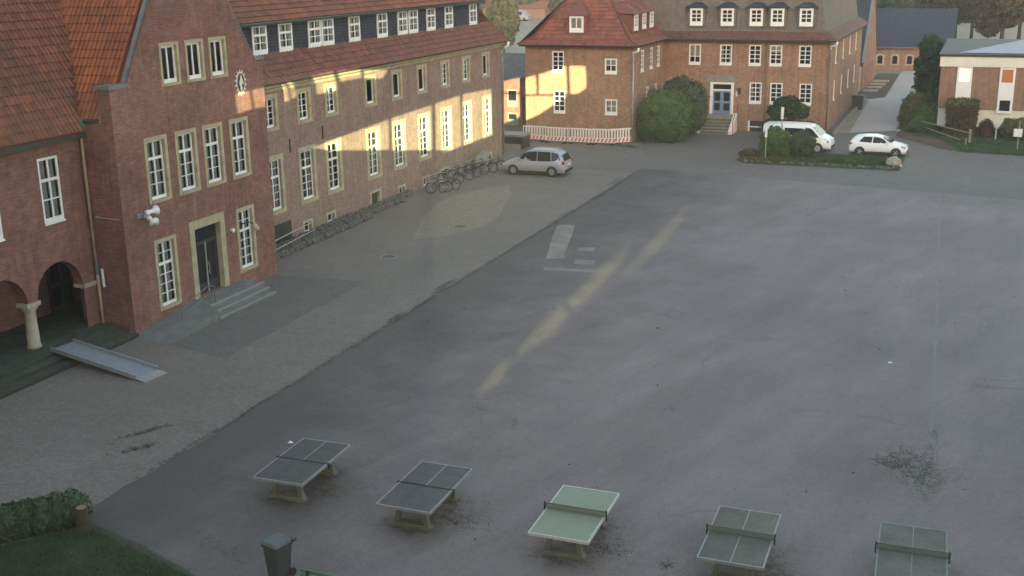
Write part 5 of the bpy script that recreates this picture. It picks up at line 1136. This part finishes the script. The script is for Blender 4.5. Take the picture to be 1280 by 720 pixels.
bush('yellow_hedge', 'yellow green hedge at the right edge under the pavilion', 'hedge', (2.5, 95.4, 0), [((-.45, 0, .95), (.6, .6, .75)), ((.4, 0, 1.0), (.7, .6, .8)), ((1.2, 0, .95), (.7, .6, .8))], 'leaf_olive', 260, .07)
bush('dark_tree', 'dense dark evergreen tree behind the pavilion corner', 'tree', (-4.75, 113, 0), rand_lumps(13, (1.1, 1.3, 2.5), 4.1, .8, 1.15)+[((0, 0, 3.6), (1.1, 1.1, 2.3))], 'leaf_dark', 90, .12, None, (.16, 3.6))
bush('rusty_shrub', 'rusty red shrub at the foot of the dark tree by the path', 'bush', (-6.0, 124, 0), [((0, 0, 1.6), (.6, .6, 1.2)), ((.9, -3, .6), (.8, .8, .7))], 'leaf_red', 90, .10)
bush('willow_tree', 'pale yellow green willow beyond the roof end of the long school', 'tree', (-69, 166, -1.5), rand_lumps(16, (2.0, 2.0, 4.2), 6.6, 1.0, 1.6, 1.3), 'leaf_willow', 45, .17, None, (.3, 6.5), solid=False)
# line of trees behind the pavilion and far wood
spots = [(-6, 172, 13, 'leaf_autumn', 'brown autumn tree directly behind the slate roofed wing'), (1.5, 160, 13.5, 'leaf_autumn', 'tall brown tree behind the left half of the pavilion'), (7, 168, 14, 'leaf_olive', 'olive tree at the right edge behind the pavilion roof'),
         (-2.5, 190, 15, 'leaf_dark', 'dark tree farther back between the two brown trees'), (4, 186, 15, 'leaf_autumn', 'brown tree far back behind the pavilion'), (-11, 195, 14, 'leaf_blue', 'grey green tree far back beyond the chapel gable'), (-18, 200, 14, 'leaf_dark', 'dark tree far back behind the chapel roof'), (12, 180, 14, 'leaf_dark', 'dark tree beyond the right edge of the pavilion')]
for x, y, h, mt, l in spots:
    bush('autumn_tree', l, 'tree', (x, y, 0), rand_lumps(15, (h*.26, h*.26, h*.34), h*.58, h*.11, h*.17), mt, 22, .26, 'trees behind the pavilion', (.28, h*.55))
# far wood and far sheds
L2 = []
for i in range(46):
    x = -150+i*3.6+random.uniform(-2, 2); L2.append(((x, 268+random.uniform(-9, 9), random.uniform(3, 6)), (random.uniform(4, 6.5), 4.5, random.uniform(5, 8))))
p, n = clump_points(L2, 3.0); f = leaves('far_wood', p, n, .75, 'leaf_blue', kind='stuff')
mb = MB(); core(mb, L2, .9, 8); link('far_wood_inside', mb.mesh('far_wood_inside', 'leaf_dark'), kind='stuff')
t = thing('far_red_shed', 'far low building with dull red roof beyond the field', 'shed', (-105, 262, 0))
m = MB(); m.box(-9, 7, 0, 6, 0, 2.6); link('wall', m.mesh('wall', 'brick_pink'), t); m = MB(); m.add([(-9.5, -.6, 2.4), (7.5, -.6, 2.4), (7.5, 3, 4.4), (-9.5, 3, 4.4), (-9.5, 6.6, 2.4), (7.5, 6.6, 2.4)], [(0, 1, 2, 3), (3, 2, 5, 4)]); link('roof', m.mesh('roof', 'tile_far'), t)
t = thing('far_pale_van', 'tiny pale blue van parked in front of the far red shed', 'van', (-100.5, 252, 0))
m = MB(); m.add([(x, y, z) for y in (-1, 1) for x, z in ((-2.6, .4), (2.4, .4), (2.5, 1.2), (1.6, 1.5), (1.1, 2.4), (-2.6, 2.4))], [(0, 1, 2, 3, 4, 5), (11, 10, 9, 8, 7, 6)]+[(i, 6+i, 6+(i+1) % 6, (i+1) % 6) for i in range(6)]); link('body', m.mesh('body', 'paint_pale'), t)
for x in (-1.6, 1.5): m = MB(); m.tube([(x, -1.03, .4), (x, 1.03, .4)], .4, 12); link('wheel', m.mesh('wheel', 'tyre'), t)
m = MB(); m.box(-1.0, 1.0, -1.03, -1.0, 1.4, 2.1); link('window', m.mesh('window', 'car_glass'), t)
mb = MB(); mb.sheet([(-80, 112), (-44, 108), (-40, 140), (-60, 152), (-90, 150)], .0); struct('gravel_lot', mb, 'path')
t = thing('rubble_wall', 'broken low grey wall with pale coping behind the annex roof', 'wall', (-52, 128, 0))
m = MB(); m.box(-6, 5, -.3, .3, 0, .9); link('masonry', m.mesh('masonry', 'rubble'), t)
for k in range(10): m = MB(); m.box(-6+1.1*k, -5.0+1.1*k, -.38, .38, .9+random.uniform(0, .25), 1.25+random.uniform(-.1, .3)); link('coping_stone', m.mesh('coping_stone', 'pale_stone'), t)

# ---------------------------------------------------------------- small street furniture
def signpost(name, label, cat, loc, h, w, sh, mat='white'):
    t = thing(name, label, cat, loc)
    m = MB(); m.tube([(0, 0, -.1), (0, 0, h)], .04, 7); link('post', m.mesh('post', 'zinc'), t)
    m = MB(); m.box(-w/2, w/2, -.065, -.04, h-sh, h+.02); link('sign_panel', m.mesh('sign_panel', mat), t); return t
signpost('signpost', 'thin post with a narrow white plate on the left part of the island', 'sign', (-13.75, 80.55, .05), 2.55, .17, .85)
signpost('signpost', 'narrow white sign sticking up above the roof of the van', 'sign', (-13.45, 85.3, 0), 3.25, .2, .85)
t = thing('marker_post', 'short pale wooden post on the lawn before the clipped hedge', 'post', (-.65, 93.6, 0)); m = MB(); m.box(-.09, .09, -.06, .06, 0, .95); link('post', m.mesh('post', 'wood'), t); m = MB(); m.box(-.10, .10, -.07, .07, .95, 1.0); link('cap', m.mesh('cap', 'zinc'), t)
t = thing('white_box_post', 'white box on a short pole at the right edge of the lawn', 'box', (2.6, 91.2, 0)); m = MB(); m.tube([(.05, 0, 0), (.05, 0, 2.1)], .045, 7); link('pole', m.mesh('pole', 'wood'), t); m = MB(); m.box(-.30, .28, -.14, .08, .95, 1.5); link('box', m.mesh('box', 'white'), t)
t = thing('small_white_cabinet', 'small white cabinet open at the side beside the dome shrub', 'cabinet', (1.42, 96.0, 0)); m = MB(); m.box(-.3, -.2, -.2, .2, 0, .95); m.box(-.2, .3, -.2, .2, .85, .95); link('housing', m.mesh('housing', 'white_wall'), t); m = MB(); m.box(-.2, .28, -.15, .2, 0, .85); link('opening', m.mesh('opening', 'trim'), t)
t = thing('wooden_handrail', 'two pale sloping rails with an end post on the right lawn', 'railing', (-2.5, 95, 0))
for a, b in (((-1.85, 1.2, 1.15), (1.85, -1.6, .75)), ((-1.3, .2, .75), (1.2, -2.2, .3))): m = MB(); m.bar(a, b, .05, .05); link('rail', m.mesh('rail', 'wood'), t)
for x, y, z in ((1.85, -1.6, .85), (1.6, -2.6, .5)): m = MB(); m.box(x-.05, x+.05, y-.05, y+.05, 0, z); link('post', m.mesh('post', 'wood'), t)
t = thing('boulder', 'pale weathered stone block at the right end of the island', 'stone', (-5.2, 81.0, .05))
m = MB(); m.lathe([(.5, 0), (.55, .25), (.42, .5), (.2, .62)], (0, 0, 0), 8); m.v = [(x*random.uniform(.8, 1.25), y*.8, z*random.uniform(.85, 1.15)) for x, y, z in m.v]; link('stone', m.mesh('stone', 'pale_stone'), t)
t = thing('border_stones', 'scattered pale flat stones along the front edge of the island', 'stone edging', (-10, 79.85, .09))
for k in range(26): link('stone', sm[k % 5], t, (-5+10.0*k/25+random.uniform(-.15, .15), random.uniform(-.02, .22), -.04), random.uniform(0, 6)).scale = (1.0, .7, .6)
t = thing('waste_bin', 'dark waste bin at the far corner of the brick house', 'bin', (-10.75, 111.5, 0)); m = MB(); m.add([(-.42, -.35, 0), (.42, -.35, 0), (.42, .35, 0), (-.42, .35, 0), (-.52, -.42, 1.2), (.52, -.42, 1.2), (.52, .42, 1.2), (-.52, .42, 1.2)], [(0, 3, 2, 1), (0, 1, 5, 4), (1, 2, 6, 5), (2, 3, 7, 6), (3, 0, 4, 7), (4, 5, 6, 7)]); link('body', m.mesh('body', 'bin'), t)
m = MB(); m.box(-.56, .56, -.47, .46, 1.2, 1.3); link('lid', m.mesh('lid', 'bin'), t)

# ---------------------------------------------------------------- table tennis tables
def table(label, loc, rz, top, edge, legm, net, line=True):
    t = thing('table_tennis_table', label, 'table', loc, rz, 'concrete table tennis tables in a row')
    w, l, z = 1.525, 2.74, .76; e = .035
    m = MB(); m.box(-w/2+e, w/2-e, -l/2+e, l/2-e, z-.06, z); tt = link('tabletop', m.mesh('tabletop', top), t)
    m = MB(); m.box(-w/2, w/2, -l/2, -l/2+e, z-.07, z+.003); m.box(-w/2, w/2, l/2-e, l/2, z-.07, z+.003); m.box(-w/2, -w/2+e, -l/2+e, l/2-e, z-.07, z+.003); m.box(w/2-e, w/2, -l/2+e, l/2-e, z-.07, z+.003); link('edge_frame', m.mesh('edge_frame', edge), t)
    if line:
        m = MB(); line == 'far' or m.box(-.012, .012, -l/2+e, -.03, z-.01, z+.0035); m.box(-.012, .012, .03, l/2-e, z-.01, z+.0035); link('centre_line', m.mesh('centre_line', edge), t)
    for s in (-1, 1):
        y = s*.86; m = MB(); pr = [(-.52, 0), (.52, 0), (.52, .08), (.45, .13), (-.45, .13), (-.52, .08)]
        m.add([(a, y-.11, b) for a, b in pr]+[(a, y+.11, b) for a, b in pr], [tuple(range(6)), tuple(range(6, 12))[::-1]]+[(i, 6+i, 6+(i+1) % 6, (i+1) % 6) for i in range(6)]); ft = link('foot', m.mesh('foot', legm), t)
        for k in (-1, 1):
            m = MB(); m.add([(k*.42-.06, y-.07, .10), (k*.42+.06, y-.07, .10), (k*.42+.06, y+.07, .10), (k*.42-.06, y+.07, .10), (k*.32-.05, y-.07, z-.06), (k*.32+.05, y-.07, z-.06), (k*.32+.05, y+.07, z-.06), (k*.32-.05, y+.07, z-.06)], [(0, 3, 2, 1), (0, 1, 5, 4), (1, 2, 6, 5), (2, 3, 7, 6), (3, 0, 4, 7), (4, 5, 6, 7)])
            link('leg', m.mesh('leg', legm), ft)
    m = MB(); h = .15
    if net == 'mesh':
        m.box(-w/2-.06, w/2+.06, -.008, .008, z+h-.03, z+h); m.box(-w/2-.06, w/2+.06, -.008, .008, z+.005, z+.035)
        for i in range(57): x = -w/2-.04+i*(w+.08)/56; m.box(x-.008, x+.008, -.004, .004, z+.03, z+h-.02)
        for i in range(3): m.box(-w/2-.05, w/2+.05, -.003, .003, z+.055+i*.028, z+.063+i*.028)
    else: m.box(-w/2-.01, w/2+.01, -.012, .012, z-.01, z+.018)
    nt_ = link('net', m.mesh('net', 'net_steel' if net == 'mesh' else 'trim'), t)
    for k in (-1, 1): m = MB(); m.box(k*(w/2+.04)-.016, k*(w/2+.04)+.016, -.02, .02, z-.12, z+(h+.02 if net == 'mesh' else .03)); link('net_post', m.mesh('net_post', 'trim'), nt_)
    return t
table('dark grey table tennis table farthest left in the row', (-16.52, 24.83, 0), R(2.3), 'top_dark', 'edge_white', 'table_concrete', 'low', 'far')
table('dark grey table tennis table second from the left beside the pale green one', (-12.62, 24.58, 0), R(1.2), 'top_dark', 'edge_white', 'concrete_moss_shade', 'low', 'far')
table('pale green table tennis table in the middle with bright white edges', (-8.46, 24.53, 0), R(1.4), 'top_green', 'edge_bright', 'table_concrete', 'mesh', False)
table('mossy grey green table tennis table right of the pale green one', (-4.40, 24.78, 0), R(1.2), 'top_moss', 'edge_white', 'concrete_moss_shade', 'mesh')
table('mossy table tennis table farthest right cut off by the picture edge', (-.56, 25.3, 0), R(2.2), 'top_moss', 'edge_dull', 'concrete_moss_shade', 'mesh')
flakes('table_moss', [(x+dx, y+dy, .55, .22, 0, 1) for x, y in ((-16.5, 24.8), (-12.6, 24.6), (-8.5, 24.5), (-4.4, 24.8), (-.6, 25.3)) for dx, dy in ((0, -1.0), (.1, .9), (.75, -.2), (.3, .2))], 900, .016, 'moss')
# bin, bench, hedge
t = thing('wheelie_bin', 'dark grey wheelie bin standing alone on the asphalt by the lawn', 'bin', (-14.45, 20.4, 0), R(-14)); t.scale = (.93, .93, .93)
m = MB(); m.add([(-.19, -.20, .04), (.19, -.20, .04), (.19, .20, .04), (-.19, .20, .04), (-.25, -.27, .95), (.25, -.27, .95), (.25, .27, .95), (-.25, .27, .95)], [(0, 3, 2, 1), (0, 1, 5, 4), (1, 2, 6, 5), (2, 3, 7, 6), (3, 0, 4, 7), (4, 5, 6, 7)]); m.box(-.275, .275, -.295, .295, .90, .96); link('body', m.mesh('body', 'bin'), t)
m = MB(); m.add([(-.28, -.30, .965), (.28, -.30, .965), (.28, .30, .965), (-.28, .30, .965), (-.24, -.26, 1.03), (.24, -.26, 1.03), (.22, .24, 1.08), (-.22, .24, 1.08)], [(0, 1, 5, 4), (1, 2, 6, 5), (2, 3, 7, 6), (3, 0, 4, 7), (4, 5, 6, 7), (0, 3, 2, 1)]); link('lid', m.mesh('lid', 'bin_lid'), t)
m = MB(); m.tube([(-.30, .33, 1.0), (.30, .33, 1.0)], .025, 7); m.box(-.33, -.27, .24, .36, .96, 1.03); m.box(.27, .33, .24, .36, .96, 1.03); link('handle', m.mesh('handle', 'bin'), t)
for s in (-1, 1): m = MB(); m.tube([(s*.22, .24, .1), (s*.27, .24, .1)], .10, 14); link('wheel', m.mesh('wheel', 'tyre'), t)
t = thing('park_bench', 'green slatted bench back showing at the bottom edge right of the bin', 'bench', (-12.35, 19.25, 0), R(0))
for k in range(3): m = MB(); m.frame((0, .40+.02*k-.03, .55+.115*k), (1, 0, 0), (0, 1, .0), (0, 0, 1), 2.0, .03, .085); link('back_slat', m.mesh('back_slat', 'bench_green'), t)
for k in range(4): m = MB(); m.box(-1.0, 1.0, -.12+.115*k, -.03+.115*k, .42, .45); link('seat_slat', m.mesh('seat_slat', 'bench_green'), t)
for x in (-.8, .8):
    m = MB(); m.box(x-.03, x+.03, -.1, -.04, 0, .42); m.box(x-.03, x+.03, .36, .42, 0, .82); m.box(x-.03, x+.03, -.1, .4, .38, .42); link('leg', m.mesh('leg', 'trim'), t)
hl = []
for i in range(9):
    f = i/8; hl.append(((-.9*f*2.3, -1.0*f*2.3, .42), (.45, .45, .50)))
bush('low_hedge', 'low dark leafy hedge along the corner of the front lawn', 'hedge', (-20.95, 20.75, 0), hl, 'leaf_blue', 420, .045, None, (.03, .3))
t = thing('tree_stump', 'short dark stump at the corner of the front lawn', 'stump', (-20.45, 20.55, 0)); m = MB(); m.lathe([(.22, 0), (.17, .15), (.15, .62), (.14, .66)], (0, 0, 0), 10); link('stump', m.mesh('stump', 'bark'), t); m = MB(); m.lathe([(.135, .655), (.13, .675)], (0, 0, 0), 10); link('cut_face', m.mesh('cut_face', 'brown_pipe'), t)

# ---------------------------------------------------------------- added unseen wall: keeps the low sun off the yard, openings shaped as sun patches
T_ = thing('added_sun_mask_wall', 'added unseen wall behind the viewpoint with openings shaped to throw sun patches', 'building', (10, -2, 0))
HOLE_POLYS = [[(-8.76, 12.82), (-8.24, 12.95), (-8.17, 12.14), (-8.7, 11.96)], [(-8.15, 12.96), (-7.51, 13.11), (-7.44, 12.28), (-8.08, 12.15)], [(-7.41, 13.24), (-7.18, 13.27), (-7.16, 12.44), (-7.36, 12.36)], [(-6.24, 13.52), (-5.21, 13.78), (-5.18, 12.79), (-6.18, 12.55)], [(-5.0, 13.8), (-3.81, 13.95), (-3.83, 13.43), (-4.99, 13.22)], [(-3.68, 13.88), (-2.3, 13.87), (-2.65, 13.38), (-3.7, 13.43)], [(-6.49, 9.78), (-2.38, 10.98), (-2.41, 9.16), (-5.8, 9.53)], [(-2.23, 11.02), (0.47, 11.7), (0.42, 8.8), (-2.27, 9.12)], [(0.7, 11.77), (2.56, 12.25), (2.58, 8.84), (1.82, 8.62), (0.64, 8.77)], [(2.75, 12.3), (5.15, 12.63), (5.14, 9.36), (2.77, 8.84)], [(7.08, 12.98), (9.56, 13.6), (9.61, 12.13), (7.07, 12.05)], [(9.8, 13.67), (12.11, 14.37), (12.17, 12.23), (9.82, 12.13)], [(12.37, 14.38), (13.69, 14.4), (13.76, 12.71), (13.04, 12.26), (12.44, 12.24)], [(7.06, 11.89), (12.17, 12.04), (10.89, 11.25), (9.66, 10.45), (7.02, 9.32)], [(1.83, 3.33), (2.97, 3.67), (3.62, 3.75), (3.07, 3.55)], [(3.67, 3.78), (4.97, 4.12), (6.29, 4.41), (6.71, 4.36), (5.49, 4.04), (4.11, 3.81)], [(6.58, 4.44), (8.13, 4.81), (9.69, 5.17), (11.73, 5.55), (10.11, 5.09), (8.22, 4.65), (6.92, 4.38)], [(9.55, 4.82), (11.59, 5.31), (14.03, 5.87), (16.87, 6.45), (14.86, 5.92), (12.49, 5.4)]]
mb = MB()
out = [(-34, -.3), (140, -.3), (140, 34), (-34, 34)]
loops = [[Vector((a, z, 0)) for a, z in out]]+[[Vector((a, z, 0)) for a, z in h] for h in HOLE_POLYS]
tri = tessellate_polygon(loops); flat = [p for l in loops for p in l]
mb.add([(p.x, -2.0, p.y) for p in flat]+[(p.x, -2.06, p.y) for p in flat], [tuple(q) for q in tri]+[tuple(i+len(flat) for i in q) for q in tri])
obj('wall', mb, 'white_wall', T_)
mb = MB(); mb.box(-34.5, 140.5, -2.6, -1.9, 34, 34.3); obj('roof_edge', mb, 'lead', T_)

# ---------------------------------------------------------------- thin added haze
hm = bpy.data.materials.new('added haze'); hm.use_nodes = True; ht = hm.node_tree
for q in list(ht.nodes):
    if q.type != 'OUTPUT_MATERIAL': ht.nodes.remove(q)
pv = ht.nodes.new('ShaderNodeVolumePrincipled'); pv.inputs['Density'].default_value = .0006; pv.inputs['Color'].default_value = (.92, .93, .95, 1); pv.inputs['Anisotropy'].default_value = .0  # haze volume put in to lift the blacks and soften contrast
ht.links.new(pv.outputs[0], [q for q in ht.nodes if q.type == 'OUTPUT_MATERIAL'][0].inputs['Volume'])
mb = MB(); mb.box(-950, 950, -45, 1550, -1.3, 36); me = mb.mesh('added_haze', hm); link('added_haze', me, kind='stuff')
